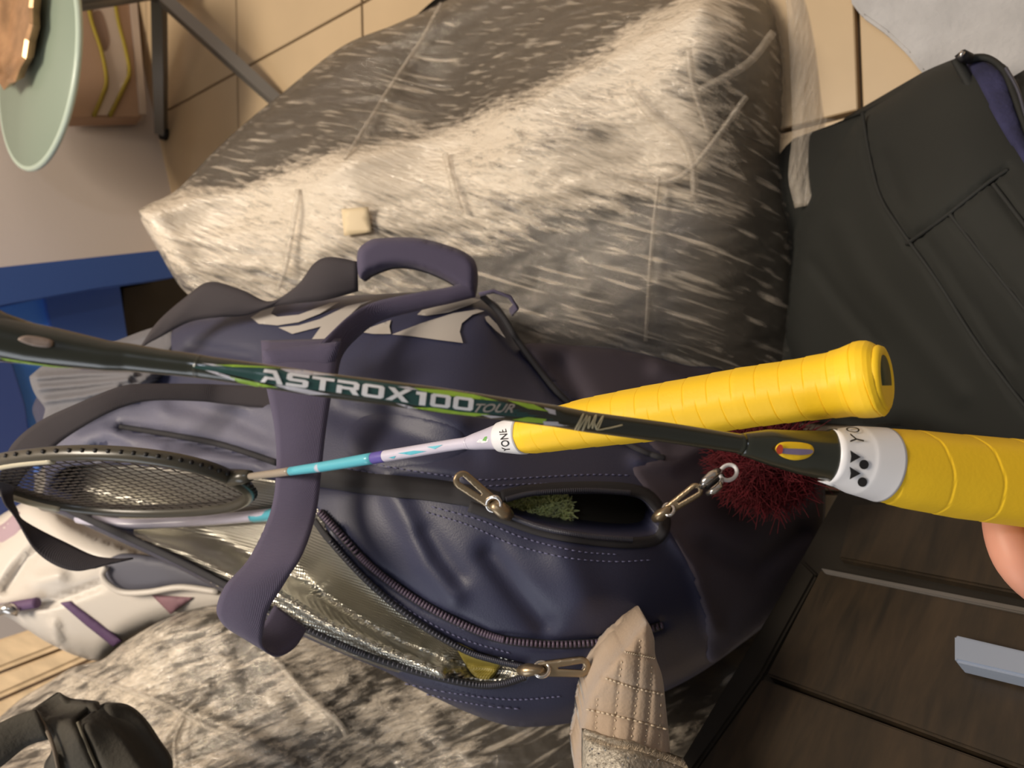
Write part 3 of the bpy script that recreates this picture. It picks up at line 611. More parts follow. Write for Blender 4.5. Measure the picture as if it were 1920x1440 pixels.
folds = fold_relief([([(725, 900), (770, 990), (800, 1060), (850, 1120)], 22, .006), ([(920, 1040), (970, 1110), (1020, 1170)], 24, -.008), ([(1060, 1040), (1090, 1120)], 40, .006),
    ([(800, 1000), (860, 1080)], 20, -.003), ([(640, 770), (800, 830), (880, 850)], 30, -.006), ([(660, 740), (760, 755), (860, 790)], 26, .006), ([(640, 1000), (700, 1065), (800, 1135), (920, 1192), (1040, 1207), (1160, 1197), (1240, 1170)], 9, -.006),
    ([(600, 900), (850, 905)], 14, -.006), ([(230, 800), (350, 825), (500, 862)], 9, -.012), ([(330, 760), (440, 790), (500, 820)], 20, -.010), ([(380, 740), (450, 760)], 14, .008), ([(150, 830), (220, 810), (300, 840)], 16, .008), ([(180, 840), (195, 860)], 9, -.010), ([(250, 845), (330, 855), (480, 868)], 9, .006),
    ([(360, 650), (470, 670)], 12, -.006), ([(1240, 985), (1300, 1060), (1340, 1180)], 14, .010), ([(1330, 1030), (1420, 1070), (1500, 1000)], 20, -.014), ([(1050, 690), (1090, 760)], 25, -.012), ([(1240, 690), (1340, 740)], 22, .010), ([(1200, 860), (1260, 870), (1330, 830)], 18, .010), ([(965, 640), (1040, 740), (1120, 800), (1220, 850)], 8, -.006)])
thickB = lambda v, t: np.clip(np.where(v[:, 1] < 900, S1(v) - .035 - t, S2(v) - .035 - t), .012, .13)
inflate('body', outB, SB, 40, .03, thickB, M['navy'], rb, step=9, holes=[hole1, hole2], relief=folds)
SBr = lambda P: SB(P) - folds(np.asarray(P, float).reshape(-1, 2))
# end panel of grey-blue nylon, side panel of plum fabric
inflate('end_panel', [(90, 800), (100, 770), (190, 740), (250, 752), (300, 742), (440, 745), (520, 755), (560, 790), (590, 900), (520, 900), (430, 884), (360, 876), (250, 862), (130, 862), (92, 850)], shift(SBr, .004), 24, .008, .008, M['navy2'], rb, step=9, label='grey-blue nylon end panel',
    relief=fold_relief([([(225, 802), (330, 818), (500, 858)], 7, -.006), ([(300, 770), (420, 790), (520, 840)], 18, .006), ([(140, 820), (190, 800), (240, 830)], 10, .006), ([(170, 845), (200, 830)], 8, -.006)]))
inflate('side_panel', [(975, 650), (1100, 650), (1200, 664), (1290, 687), (1350, 695), (1420, 742), (1496, 802), (1538, 880), (1542, 980), (1526, 1046), (1466, 1136), (1378, 1210), (1330, 1240), (1315, 1150), (1285, 1060), (1246, 990), (1214, 930), (1180, 880), (1230, 850), (1130, 795), (1050, 735)], shift(SBr, .003), 20, .006, .006, M['plum'], rb, step=10, label='plum grey fabric side panel')
inflate('upper_pocket', [(640, 850), (640, 800), (700, 765), (800, 775), (870, 800), (885, 850), (800, 880), (700, 885)], shift(SBr, .002), 40, .006, .006, M['navy'], rb, step=9)
# top panel with its edge piping
obj('piping', *tube(path3([(905, 556), (940, 590), (975, 645), (1040, 730), (1110, 792), (1200, 845), (1245, 860)], SBr, .003, 60), .0028, 8), M['tape'], rb)
obj('piping', *tube(path3([(225, 800), (330, 817), (420, 835), (520, 868)], SBr, .006, 40), .0028, 8), M['tape'], rb)
# mouth of the thermal compartment
Sliner = lambda P: SB(P) + .002 + .055 * np.clip(pdist(np.asarray(P, float), smooth_poly(hole1, 12)) / 75, 0, 1) ** 1.2 + np.where(np.asarray(P)[:, 0] < 500, (500 - np.asarray(P)[:, 0]) / 500 * .05, 0)
inflate('silver_lining', [(70, 950), (70, 890), (130, 850), (300, 850), (560, 890), (640, 960), (720, 1070), (800, 1140), (900, 1200), (1010, 1240), (990, 1290), (900, 1294), (800, 1276), (700, 1246), (600, 1204), (500, 1152), (400, 1096), (300, 1046), (200, 1000), (110, 965)], Sliner, 10, .002, .004, M['silver'], rb, step=9, label='silver thermal lining',
    relief=fold_relief([([(250, 1005), (350, 1035), (470, 1095)], 12, .016), ([(520, 1110), (620, 1170), (720, 1215), (830, 1262)], 13, .022), ([(300, 985), (420, 1020), (540, 1080)], 12, -.010), ([(600, 1120), (700, 1190), (760, 1215)], 14, -.008), ([(830, 1230), (860, 1262)], 8, .010)]))
inflate('olive_label', [(855, 1205), (900, 1226), (938, 1240), (930, 1262), (915, 1274), (890, 1268), (868, 1238)], shift(Sliner, .004), 6, .001, .002, mat('olive_label', rgb(150, 136, 62), .5, weave=.3, wscale=200), rb, step=7)
def edge_tape(name, pts, w, S, off, mt_, n=80):
    P = spline(pts, n); Tn = np.gradient(P, axis=0); Tn /= np.linalg.norm(Tn, axis=1)[:, None]; Nn = np.c_[-Tn[:, 1], Tn[:, 0]]
    A = P - Nn * w / 2; B = P + Nn * w / 2
    return ribbon(name, [((*a, ta), (*b, tb)) for a, b, ta, tb in zip(A, B, S(A) - off, S(B) - off)], .0016, mt_, rb, n=n, nc=3, curl=.0008)
up1 = [(590, 975), (620, 1015), (690, 1090), (780, 1165), (870, 1218), (930, 1238), (985, 1250)]
lo1 = [(985, 1268), (940, 1282), (890, 1283), (800, 1264), (700, 1233), (600, 1191), (520, 1151), (430, 1101), (330, 1050), (230, 1003), (140, 961), (95, 935)]
edge_tape('zip_tape', up1, 10, SBr, .002, M['tape']); edge_tape('zip_tape', lo1, 12, SBr, .003, M['tape'], 100)
z1 = teeth(up1[1:], shift(SBr, .004), 6.5, 7); teeth(lo1[:8], shift(SBr, .005), 6.5, 7, mb=z1); z1.build('zip_teeth', M['tooth'], rb, kind='stuff')
# closed purple zip coil of the middle pocket
cl = [(600, 960), (640, 1003), (700, 1066), (800, 1136), (920, 1192), (1000, 1206), (1080, 1207), (1160, 1198), (1240, 1172)]
edge_tape('zip_tape', cl, 15, SBr, .001, M['tape'])
zc = teeth(cl, shift(SBr, .0048), 6, 10, r=.0011); zc.build('zip_coil', M['coil'], rb, kind='stuff')
# front pocket
Spk = lambda P: SB(P) + .03 + .0 * P[:, 0]
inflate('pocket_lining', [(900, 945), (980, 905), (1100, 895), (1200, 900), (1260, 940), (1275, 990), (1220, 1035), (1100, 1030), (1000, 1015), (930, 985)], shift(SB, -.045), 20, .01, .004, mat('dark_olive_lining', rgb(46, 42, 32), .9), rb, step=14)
top2 = [(600, 893), (700, 905), (800, 913), (880, 922), (940, 930), (1000, 919), (1100, 914), (1180, 918), (1220, 934), (1246, 975), (1232, 1010), (1180, 1018), (1100, 1011), (1015, 996), (945, 972), (880, 950)]
edge_tape('zip_tape', top2[4:], 20, SBr, .0015, M['tape'], 100)
edge_tape('zip_tape', [(600, 893), (700, 908), (800, 918), (880, 930), (940, 945)], 40, SBr, .001, M['tape'], 50)
z2 = teeth([(950, 936), (1000, 925), (1100, 920), (1180, 924)], shift(SBr, .0035), 6.5, 9); teeth([(952, 966), (1018, 990), (1100, 1005), (1185, 1012)], shift(SBr, .0035), 6.5, 9, mb=z2); z2.build('zip_teeth', M['tooth'], rb, kind='stuff')
st = MB()
for pts in ([(700, 870), (800, 887), (900, 899), (960, 897), (1100, 890), (1180, 891)], [(640, 876), (760, 898), (840, 905)], [(880, 913), (1000, 907), (1090, 905)], [(800, 960), (880, 985), (960, 1020), (1060, 1045), (1150, 1053), (1220, 1050)], [(810, 950), (900, 975), (980, 1008), (1080, 1033), (1160, 1040)],
            [(610, 1000), (680, 1078), (760, 1140), (860, 1195), (960, 1226)], [(622, 985), (700, 1075), (790, 1138), (880, 1186)], [(760, 1282), (850, 1300), (960, 1312), (1060, 1305)], [(800, 1302), (900, 1322), (980, 1330)]):
    stitches(pts, SBr, mb=st)
st.build('stitching', M['thread'], rb, kind='stuff')
def zip_puller(a, b, w, t0, t1, slider=True, parent=None):
    """teardrop zip puller with slot; a = eye end, b = far end (px)"""
    a = np.array(a, float); b = np.array(b, float); d = b - a; Lp = np.linalg.norm(d); d /= Lp; n = np.array([-d[1], d[0]])
    def outl(w0, w1, s0, s1, k=10):
        pts = []
        for i in range(k + 1): an = math.pi / 2 + math.pi * i / k; pts.append(a + d * (s0 + w0 * math.cos(an)) + n * w0 * math.sin(an))
        for i in range(k + 1): an = -math.pi / 2 + math.pi * i / k; pts.append(a + d * (s1 + w1 * math.cos(an)) + n * w1 * math.sin(an))
        return pts
    S = lambda P: t0 + (t1 - t0) * np.clip(((np.asarray(P) - a) @ d) / Lp, 0, 1)
    o = inflate('zip_puller', resample(outl(w * .72, w, w * .3, Lp - w), 4), S, 3, .0008, .002, M['brass'], parent, step=4, holes=[outl(w * .10, w * .34, w * 2.0, Lp - w * .95), outl(w * .32, w * .32, w * .25, w * .4)], smooth_out=False)
    if slider:
        q = a - d * w * .9
        parent = o; obj('zip_slider', *tube([W(*(q - d * w * .9), t0 + .006), W(*(q - d * w * .2), t0 + .001), W(*(a + d * w * .1), t0 - .001), W(*(a + d * w * .5), t0 + .002)], [.0036, .0052, .0046, .003], 12, ry=[.003, .0042, .003, .002]), M['brass'], parent)
        obj('zip_eye', *tube([W(*(a + d * w * .3 + (d * math.cos(u) + n * math.sin(u)) * w * .75), t0 - .001 - .003 * math.sin(u)) for u in np.linspace(0, 2 * math.pi, 18, endpoint=False)], .0014, 7, closed=True), M['steel'], parent)
zip_puller((930, 948), (853, 890), 18, .500, .498, parent=rb)
zip_puller((1010, 1255), (1108, 1250), 19, .500, .498, parent=rb)
zip_puller((1250, 958), (1316, 912), 14, .520, .512, parent=rb)
# grey printed letters
NPR = SBr
letters = [[(467, 596), (478, 586), (520, 572), (600, 563), (632, 565), (590, 578), (545, 594), (512, 596), (545, 600), (500, 608), (480, 606)],
    [(470, 595), (490, 583), (515, 575), (508, 588), (520, 594), (560, 590), (620, 568), (636, 566), (600, 588), (560, 604), (520, 610), (485, 607)],
    [(522, 614), (560, 610), (600, 598), (650, 574), (700, 562), (676, 572), (650, 596), (612, 636), (584, 637), (602, 612), (548, 626)],
    [(672, 622), (716, 606), (733, 600), (730, 612), (733, 626), (700, 626)],
    [(735, 627), (790, 606), (850, 587), (895, 580), (908, 583), (886, 590), (866, 606), (862, 622), (868, 643), (820, 637), (770, 630)],
    [(782, 590), (800, 573), (830, 562), (870, 556), (902, 562), (880, 572), (840, 586), (800, 592)],
    [(909, 594), (916, 592), (932, 608), (948, 634), (930, 620), (912, 602)]]
for k, L in enumerate(letters[1:]): print_on('printed_letter', L, shift(NPR, .0022), 0, M['print'], rb, step=7, smooth_out=False)
# straps
pad = inflate('handle_pad', [(670, 474), (690, 452), (720, 446), (780, 446), (840, 460), (882, 480), (894, 505), (889, 552), (868, 544), (830, 521), (780, 502), (735, 498), (695, 511), (674, 521)], lambda P: .615 + 0 * P[:, 0], 14, .010, .018, M['strap'], rb, step=8)
ribbon('strap', [((878, 528, .62), (892, 556, .62)), ((840, 540, .615), (845, 568, .615)), ((790, 548, .61), (800, 578, .612)), ((705, 566, .60), (716, 600, .605)), ((660, 588, .585), (672, 630, .595)), ((612, 632, .565), (640, 668, .58)), ((560, 680, .55), (630, 720, .555))], .0018, M['strap'], rb, n=50, nc=5, curl=.003)
ribbon('strap', [((490, 640, .57), (640, 636, .57)), ((495, 700, .545), (628, 700, .545)), ((515, 800, .537), (612, 800, .537)), ((519, 880, .532), (603, 880, .532)), ((508, 960, .52), (593, 960, .52)), ((470, 1045, .497), (568, 1035, .49)), ((424, 1098, .485), (536, 1090, .485)), ((408, 1135, .485), (505, 1140, .485)), ((412, 1158, .487), (494, 1182, .487)), ((430, 1178, .492), (494, 1212, .492)), ((458, 1190, .505), (520, 1230, .505)), ((490, 1175, .52), (552, 1215, .52)), ((515, 1135, .535), (575, 1180, .535))], .0018, M['strap'], rb, n=110, nc=8, curl=.002)
up = [(669, 490), (620, 482), (590, 495), (560, 536), (509, 566), (455, 544), (395, 529), (350, 557), (297, 604), (262, 655)]; dn = [(672, 545), (610, 562), (560, 568), (510, 575), (460, 590), (410, 594), (354, 604), (297, 634), (268, 652), (240, 690)]
tt = [.625, .63, .64, .655, .665, .67, .68, .69, .70, .72]
ribbon('strap', [((*a, t), (*b, t + .012)) for a, b, t in zip(up, dn, tt)], .0018, M['strapd'], rb, n=60, nc=6, curl=.004)
ribbon('strap', [((560, 726, .64), (560, 770, .64)), ((430, 722, .645), (430, 758, .645)), ((375, 720, .64), (372, 752, .64)), ((275, 720, .63), (288, 751, .63)), ((225, 725, .625), (238, 761, .625)), ((150, 755, .62), (188, 782, .62)), ((75, 790, .62), (125, 820, .62)), ((25, 832, .62), (88, 850, .62)), ((4, 878, .625), (55, 880, .63)), ((0, 915, .63), (27, 918, .64)), ((8, 942, .635), (24, 940, .65)), ((24, 962, .64), (31, 956, .655)), ((37, 982, .645), (40, 974, .66)), ((62, 1027, .65), (75, 994, .66)), ((87, 1050, .655), (125, 1018, .665)), ((120, 1066, .66), (175, 1041, .67)), ((155, 1070, .665), (215, 1047, .675)), ((200, 1058, .67), (250, 1047, .68))], .0018, M['strapd'], rb, n=110, nc=6, curl=.001)
ribbon('strap', [((150, 640, .77), (150, 690, .77)), ((200, 655, .755), (200, 715, .755)), ((240, 690, .74), (240, 722, .74))], .0018, M['strap'], rb, n=16, nc=4)
obj('loop', *tube([W(900, 552, .60), W(925, 546, .598), W(955, 556, .60), (W(968, 575, .605)), W(958, 585, .612)], .004, 8, ry=.0015), M['strap'], rb)
inflate('side_tab', [(545, 650), (640, 640), (625, 690), (500, 690), (490, 655)], lambda P: .548 + 0 * P[:, 0], 6, .002, .003, M['strap'], rb, step=12, smooth_out=False)
for q in ((72, 648), (318, 747)): pass
base_at(rb, (0, .5, 0))

# ribbed grey cloth at the bag's far end
gc = inflate('folded_cloth', [(56, 712), (62, 700), (110, 668), (200, 645), (300, 612), (330, 640), (290, 700), (250, 728), (200, 742), (90, 790), (84, 765), (66, 740)], Surf([(60, 720, .78), (250, 640, .78), (250, 720, .72), (90, 780, .75)]), 18, .008, .03, M['greycloth'], None, step=4, relief=fold_relief([([(70, 708), (160, 702), (250, 700)], 6, .013), ([(75, 728), (150, 722), (240, 712)], 6, .013), ([(85, 752), (160, 742), (220, 728)], 6, .013), ([(190, 655), (300, 625)], 5, .005)]))
tag(gc, 'grey ribbed cloth folded over the far end of the navy racket bag', 'cloth')

# green towel in the front pocket
tw = MB(); St = Surf([(950, 950, .548), (1060, 960, .552), (1000, 985, .555), (1000, 930, .553), (1100, 960, .565)])
tpoly = smooth_poly([(930, 950), (950, 925), (1000, 915), (1050, 920), (1075, 950), (1065, 985), (1020, 1005), (965, 985)], 6)
towel = thing('towel', 'fluffy green towel showing inside the open front pocket', 'towel')
inflate('cloth', tpoly, St, 16, .006, .02, M['green'], towel, step=7, smooth_out=False)
gv, gf = cdt(tpoly, 4.2)
for x, y in gv:
    if not (940 < x < 1075 and 925 < y < 1002): continue
    t = St.at(x, y); p = W(x, y, t + .001); dx, dy = rng.normal(0, 4, 2); q = W(x + dx + 2, y + dy, t - .0045); q2 = W(x + dx * 1.9 + 3, y + dy * 1.8, t - .006)
    tw.add(*tube([p, q, q2], [.0009, .0008, .0003], 4, cap=False))
tw.build('pile', M['green'], towel, kind='stuff')
base_at(towel, W(1000, 990, .57))

# red pompom key ring
kr = thing('key_ring', 'fluffy red pompom on a metal clip, hanging from the racket bag', 'key ring')
pc = W(1436, 868, .575); pr = .030
bm = bmesh.new(); bmesh.ops.create_icosphere(bm, subdivisions=3, radius=pr * .85)
for v in bm.verts: v.co = Vector((v.co.x * 1.0, v.co.y * 1.1, v.co.z)) * (1 + .08 * noise.noise(v.co * 60)) + pc
me = bpy.data.meshes.new('pompom'); bm.to_mesh(me); bm.free(); me.materials.append(M['red']); o = bpy.data.objects.new('pompom', me); COL.objects.link(o); o.parent = kr
fm = MB()
for k in range(5200):
    d = Vector(rng.normal(size=3)).normalized(); b = Vector((d.x, d.y * 1.1, d.z)); e = Vector(rng.normal(0, .30, 3))
    fm.add(*tube([pc + b * pr * .8, pc + (b + e * .4) * pr * 1.02, pc + (b + e * .9) * pr * 1.0], [.0005, .0004, .0002], 3, cap=False))
fm.build('fur', M['red'], kr, kind='stuff')
def ring3(c, ax, bx, r, n=24): return tube([Vector(c) + Vector(ax) * math.cos(u) + Vector(bx) * math.sin(u) for u in np.linspace(0, 2 * math.pi, n, endpoint=False)], r, 8, closed=True)
c0 = W(1366, 886, .52); obj('split_ring', *ring3(c0, W(1380, 878, .523) - c0, W(1373, 898, .517) - c0, .0014), M['white'], kr, label='white ring')
obj('clasp', *tube([W(1314, 914, .51), W(1322, 902, .507), W(1334, 892, .507), W(1346, 884, .512), W(1354, 884, .52)], [.002, .0028, .0032, .0026, .0016], 10), M['steel'], kr)
obj('clasp', *tube([W(1326, 926, .512), W(1338, 920, .509), W(1348, 912, .511), W(1354, 898, .516)], [.0016, .0026, .0026, .0014], 10), M['steel'], kr)
obj('clasp_body', *tube([W(1322, 914, .517), W(1340, 902, .517), W(1356, 892, .52)], .002, 8), M['black'], kr)
base_at(kr, pc)

# ------------------------------------------------------------------ quilted pouch
S6 = Surf([(1100, 1340, .47), (1212, 1168, .465), (1170, 1250, .45), (1250, 1400, .46), (1170, 1440, .44), (1100, 1470, .45)])
qp = thing('quilted_pouch', 'beige quilted cloth pouch with a glittery silver cuff, standing by the dark cabinet', 'pouch')
qo = [(1092, 1480), (1090, 1380), (1094, 1345), (1104, 1300), (1130, 1258), (1160, 1222), (1172, 1212), (1190, 1186), (1213, 1167), (1226, 1195), (1229, 1230), (1242, 1270), (1249, 1330), (1258, 1420), (1262, 1480)]
hl = [([(1100, 1330), (1170, 1346), (1252, 1368)], 5, -.002), ([(1136, 1272), (1190, 1290), (1244, 1302)], 5, -.002), ([(1172, 1222), (1228, 1234)], 5, -.0015)]
vl = [([(1120, 1310), (1116, 1400)], 4, -.0018), ([(1166, 1240), (1158, 1300), (1148, 1420)], 4, -.0018), ([(1200, 1200), (1194, 1300), (1180, 1420)], 4, -.0018), ([(1222, 1250), (1216, 1340), (1204, 1430)], 4, -.0018), ([(1240, 1300), (1236, 1380), (1228, 1440)], 4, -.0018)]
rq = fold_relief(hl + vl)
inflate('quilted_cloth', qo, S6, 18, .012, .05, M['quilt'], qp, step=5, relief=rq)
qd = MB(); S6r = lambda P: S6(P) - rq(np.asarray(P, float))
for pts, _, _ in hl: stitches(pts, shift(S6r, .001), 4, 5, .0006, mb=qd)
for pts, _, _ in vl: stitches(pts, S6r, 3, 12, .0005, mb=qd)
qd.build('stitching', M['quiltth'], qp, kind='stuff')
inflate('glitter_cuff', [(1093, 1500), (1094, 1382), (1110, 1384), (1150, 1398), (1200, 1406), (1250, 1425), (1290, 1440), (1300, 1500)], shift(S6, .012), 10, .006, .012, mat('silver_glitter_cloth', rgb(176, 168, 154), .5, nscale=400, nstr=.4, bump=.8, bscale=500, metal=.35), qp, step=6, smooth_out=False)
gl = MB()
for k in range(160):
    x, y = rng.uniform(1098, 1285), rng.uniform(1390, 1445)
    if y < 1388 + (x - 1098) * .25: continue
    t = S6.at(x, y) - .0125; r = rng.uniform(.0003, .0008); p = W(x, y, t); a = Vector(rng.normal(size=3)).normalized() * r; b = a.cross(Vector(rng.normal(size=3)).normalized())
    gl.add([p + a, p + b, p - a, p - b], [(0, 1, 2, 3)])
gl.build('glitter', M['steel'], qp, kind='stuff')
fz = MB()
for k in range(260):
    u = rng.uniform(0, 1); P = spline([(1094, 1384), (1150, 1399), (1200, 1407), (1250, 1425), (1290, 1440)], 100)[int(u * 99)]
    t = S6.at(*P) - .012; d = rng.normal(0, 3, 2); fz.add(*tube([W(P[0], P[1] + 2, t), W(P[0] + d[0] + 1, P[1] - 5 + d[1], t - .001)], [.0002, .0001], 3, cap=False))
fz.build('fringe', M['quiltth'], qp, kind='stuff')
base_at(qp, W(1180, 1470, .5))

# ------------------------------------------------------------------ dark strap bag at lower left corner
ds = thing('dark_bag', 'dark olive cloth bag with webbing strap in the lower left corner', 'bag')
S7 = Surf([(80, 1360, .56), (250, 1440, .55), (150, 1380, .545), (100, 1480, .56), (200, 1360, .56)])
inflate('flap', [(62, 1340), (66, 1328), (90, 1340), (140, 1346), (147, 1353), (160, 1349), (200, 1352), (232, 1375), (262, 1418), (290, 1470), (260, 1520), (90, 1520), (82, 1440), (96, 1400)], S7, 18, .010, .03, M['cuff'], ds, step=7, relief=fold_relief([([(145, 1352), (165, 1395), (190, 1450)], 6, -.006), ([(70, 1345), (100, 1400), (112, 1450)], 6, .006)]))
ribbon('strap', [((66, 1330, .552), (92, 1384, .552)), ((30, 1342, .55), (50, 1398, .55)), ((-10, 1360, .545), (-4, 1440, .545)), ((-60, 1380, .54), (-60, 1470, .54))], .003, M['cuff'], ds, n=20, nc=5, curl=.003)
obj('seam', *tube(path3([(66, 1334), (84, 1362), (100, 1400), (110, 1445)], S7, .007, 20), .0014, 6), mat('pale_olive_cord', rgb(112, 100, 86), .8), ds)
obj('seam', *tube(path3([(146, 1354), (160, 1390), (182, 1440)], S7, -.002, 20), .0012, 6), mat('olive_cord', rgb(96, 90, 76), .8), ds)
base_at(ds, W(150, 1500, .6))

# ------------------------------------------------------------------ rackets
class Axis:
    def __init__(s, pts, lean=1.03): s.lean = lean; s.P = np.array(pts, float)           # px, py, width px, depth
    def i(s, x, k): return np.interp(x, s.P[:, 0], s.P[:, k])
    def spl(s, x): 
        return s.i(x, 1), s.i(x, 2), s.i(x, 3)
    def surf(s, P):
        P = np.asarray(P, float).reshape(-1, 2); cy, w, t = s.spl(P[:, 0]); v = np.clip((P[:, 1] - cy) / (w / 2), -.98, .98)
        return t - s.lean * w / 2 * t / F * np.sqrt(1 - v * v)
    def rod(s, x0, x1, n=30, seg=24, flat=1.0):
        seg = max(seg, 56); n = max(n, int(abs(x1 - x0) / 6))
        xs = np.linspace(x0, x1, n); cy, w, t = s.spl(xs)
        return tube([W(x, y, q) for x, y, q in zip(xs, cy, t)], [a / 2 * q / F for a, q in zip(w, t)], seg)
def dense(pts, n=90):
    return spline(pts, n)
def grip(ax, x0, x1, turns, nx=320, seg=40, step=.05, tilt=1.0, flare=None):
    """wrapped grip: a helical overlap step every turn"""
    xs = np.linspace(x0, x1, nx); cy, w, t = ax.spl(xs); pts = [W(x, y, q) for x, y, q in zip(xs, cy, t)]
    v = []; f = []; A = (pts[-1] - pts[0]).normalized(); vw = (Vector(CAM) - pts[nx // 2]); n0 = (vw - A * vw.dot(A)).normalized(); b0 = A.cross(n0)
    for i in range(nx):
        r0 = w[i] / 2 * t[i] / F
        for k in range(seg):
            an = 2 * math.pi * k / seg; ph = (i / nx * turns + tilt * an / (2 * math.pi)) % 1.0
            edge = - math.exp(-((1 - ph) / .035) ** 2) * 2.0
            oc = 1 + .012 * math.cos(8 * an)
            r = r0 * oc * (1 - step * (ph * .4 + .3 - .3 * edge))
            v.append(pts[i] + (n0 * math.cos(an) + b0 * math.sin(an)) * r)
    for i in range(nx - 1):
        for k in range(seg): f.append((i * seg + k, i * seg + (k + 1) % seg, (i + 1) * seg + (k + 1) % seg, (i + 1) * seg + k))
    f.append(tuple(range(seg))[::-1]); f.append(tuple((nx - 1) * seg + k for k in range(seg)))
    return v, f
# held racket, close to the camera
hr = thing('badminton_racket', 'dark olive and green racket with yellow grip, held by the hand', 'racket')
AX = Axis([(-320, 575, 130, .222), (-200, 600, 112, .223), (-100, 616, 98, .224), (0, 632, 82, .225), (60, 645, 78, .227), (100, 651, 74, .228), (200, 667, 58, .23), (240, 670, 53, .231), (300, 678, 48, .232), (360, 685, 45, .233), (400, 691, 43, .233), (480, 702, 44, .234), (500, 706, 45, .234), (600, 721, 46, .236), (712, 735, 46, .238), (800, 747, 48, .241), (900, 761, 46, .245), (940, 766, 43, .247), (1040, 780, 41, .255), (1100, 791, 39, .262), (1250, 811, 38, .273), (1388, 832, 37, .283), (1392, 833, 42, .283), (1440, 838, 66, .287), (1500, 848, 82, .291), (1552, 854, 94, .295), (1556, 854, 100, .295), (1600, 862, 126, .298), (1640, 869, 134, .300), (1644, 870, 136, .300), (1700, 879, 148, .303), (1800, 893, 158, .307), (1920, 906, 164, .311), (2100, 930, 170, .318), (2400, 970, 176, .33)])
thr = obj('throat', *AX.rod(-30, 380, 40), M['shaft'], hr, label='dark olive throat of the frame')
for sg in (-1, 1):
    obj('frame_arm', *tube([W(60, 645 + sg * 12, .227), W(0, 632 + sg * 20, .225), W(-80, 612 + sg * 42, .224), W(-200, 585 + sg * 110, .222), W(-340, 550 + sg * 240, .22), W(-520, 505 + sg * 330, .217), W(-760, 450 + sg * 380, .213), W(-1000, 400 + sg * 300, .21), W(-1120, 370 + sg * 60, .209)], [.0042] * 9, 12), M['shaft'], hr)
hsh = obj('shaft', *AX.rod(370, 1392, 80), M['shaft'], hr)
obj('cone', *AX.rod(1389, 1562, 30, 32), M['shaft'], hr)
obj('ferrule', *tube([W(1388, 832, .283), W(1391, 832.6, .2832)], 40 / 2 * .283 / F, 24), M['frame'], hr)
Sx = AX.surf
print_on('teal_panel', [(360, 688), (440, 686), (520, 693), (640, 708), (760, 724), (880, 745), (960, 757), (1060, 775), (1090, 789), (1020, 786), (930, 778), (860, 772), (760, 757), (640, 738), (520, 722), (440, 704)], Sx, .0003, M['teal'], hsh, step=6, label='dark teal painted panel')
for mt_, qs in (('lime', ([(400, 684), (440, 684), (494, 687), (531, 691), (490, 689), (440, 688)], [(430, 706), (447, 710), (480, 717), (522, 727), (480, 725), (447, 717)], [(775, 727), (840, 732), (890, 740), (935, 752), (890, 748), (840, 742), (790, 733)], [(770, 764), (815, 764.5), (860, 772), (920, 777), (890, 780.5), (830, 774)], [(950, 750), (1000, 758), (1030, 772), (990, 766)], [(960, 787), (990, 782), (1025, 786), (1020, 794), (985, 791)], [(140, 690), (100, 686), (40, 677), (-20, 668), (-20, 671), (40, 681), (100, 689)])),
                ('pearl', ([(378, 681), (400, 682.5), (420, 686), (400, 686)], [(384, 694), (405, 697), (440, 709), (440, 714), (410, 704)], [(525, 691), (570, 694), (631, 704), (580, 703), (540, 698)], [(515, 721), (550, 725), (587, 733), (620, 740), (580, 740), (540, 731)], [(745, 725), (765, 725), (785, 731), (765, 730)], [(742, 756), (760, 759), (785, 767), (765, 766)], [(1020, 764), (1050, 771), (1086, 783), (1050, 780), (1030, 775)], [(1018, 790), (1050, 791), (1084, 797), (1050, 799), (1020, 797)], [(900, 777), (948, 782), (920, 784)]))):
    for q in qs: print_on('painted_flame', q, Sx, .00045, M[mt_], hsh, step=4, smooth_out=False)
GL = {'A': [[(0, 0), (.2, 0), (.3, .26), (.66, .26), (.58, .46), (.16, .46)], [(.1, 1), (.64, 1), (1.02, 0), (.76, 0), (.5, .74), (.06, .74)]],
 'S': [[(.12, 1), (1, 1), (1, .78), (.26, .78), (.26, .61), (.85, .61), (1, .5), (1, .12), (.88, 0), (0, 0), (0, .22), (.74, .22), (.74, .39), (.15, .39), (0, .5), (0, .88)]],
 'T': [[(0, 1), (1, 1), (1, .78), (.63, .78), (.63, 0), (.37, 0), (.37, .78), (0, .78)]],
 'R': [[(0, 1), (.85, 1), (1, .86), (1, .46), (.86, .36), (1.04, 0), (.76, 0), (.58, .34), (.24, .34), (.24, .55), (.75, .55), (.75, .78), (0, .78)], [(0, .6), (.24, .6), (.24, 0), (0, 0)]],
 'O': [[(.12, 1), (.5, 1), (.5, .78), (.25, .78), (.25, .22), (.5, .22), (.5, 0), (.12, 0), (0, .12), (0, .88)], [(.88, 1), (.5, 1), (.5, .78), (.75, .78), (.75, .22), (.5, .22), (.5, 0), (.88, 0), (1, .12), (1, .88)]],
 'X': [[(0, 1), (.3, 1), (.52, .68), (.78, 1), (1.08, 1), (.66, .5), (1, 0), (.7, 0), (.48, .32), (.24, 0), (-.06, 0), (.34, .5)]],
 '1': [[(.1, 1), (.62, 1), (.62, 0), (.3, 0), (.3, .76), (.1, .76)]]}
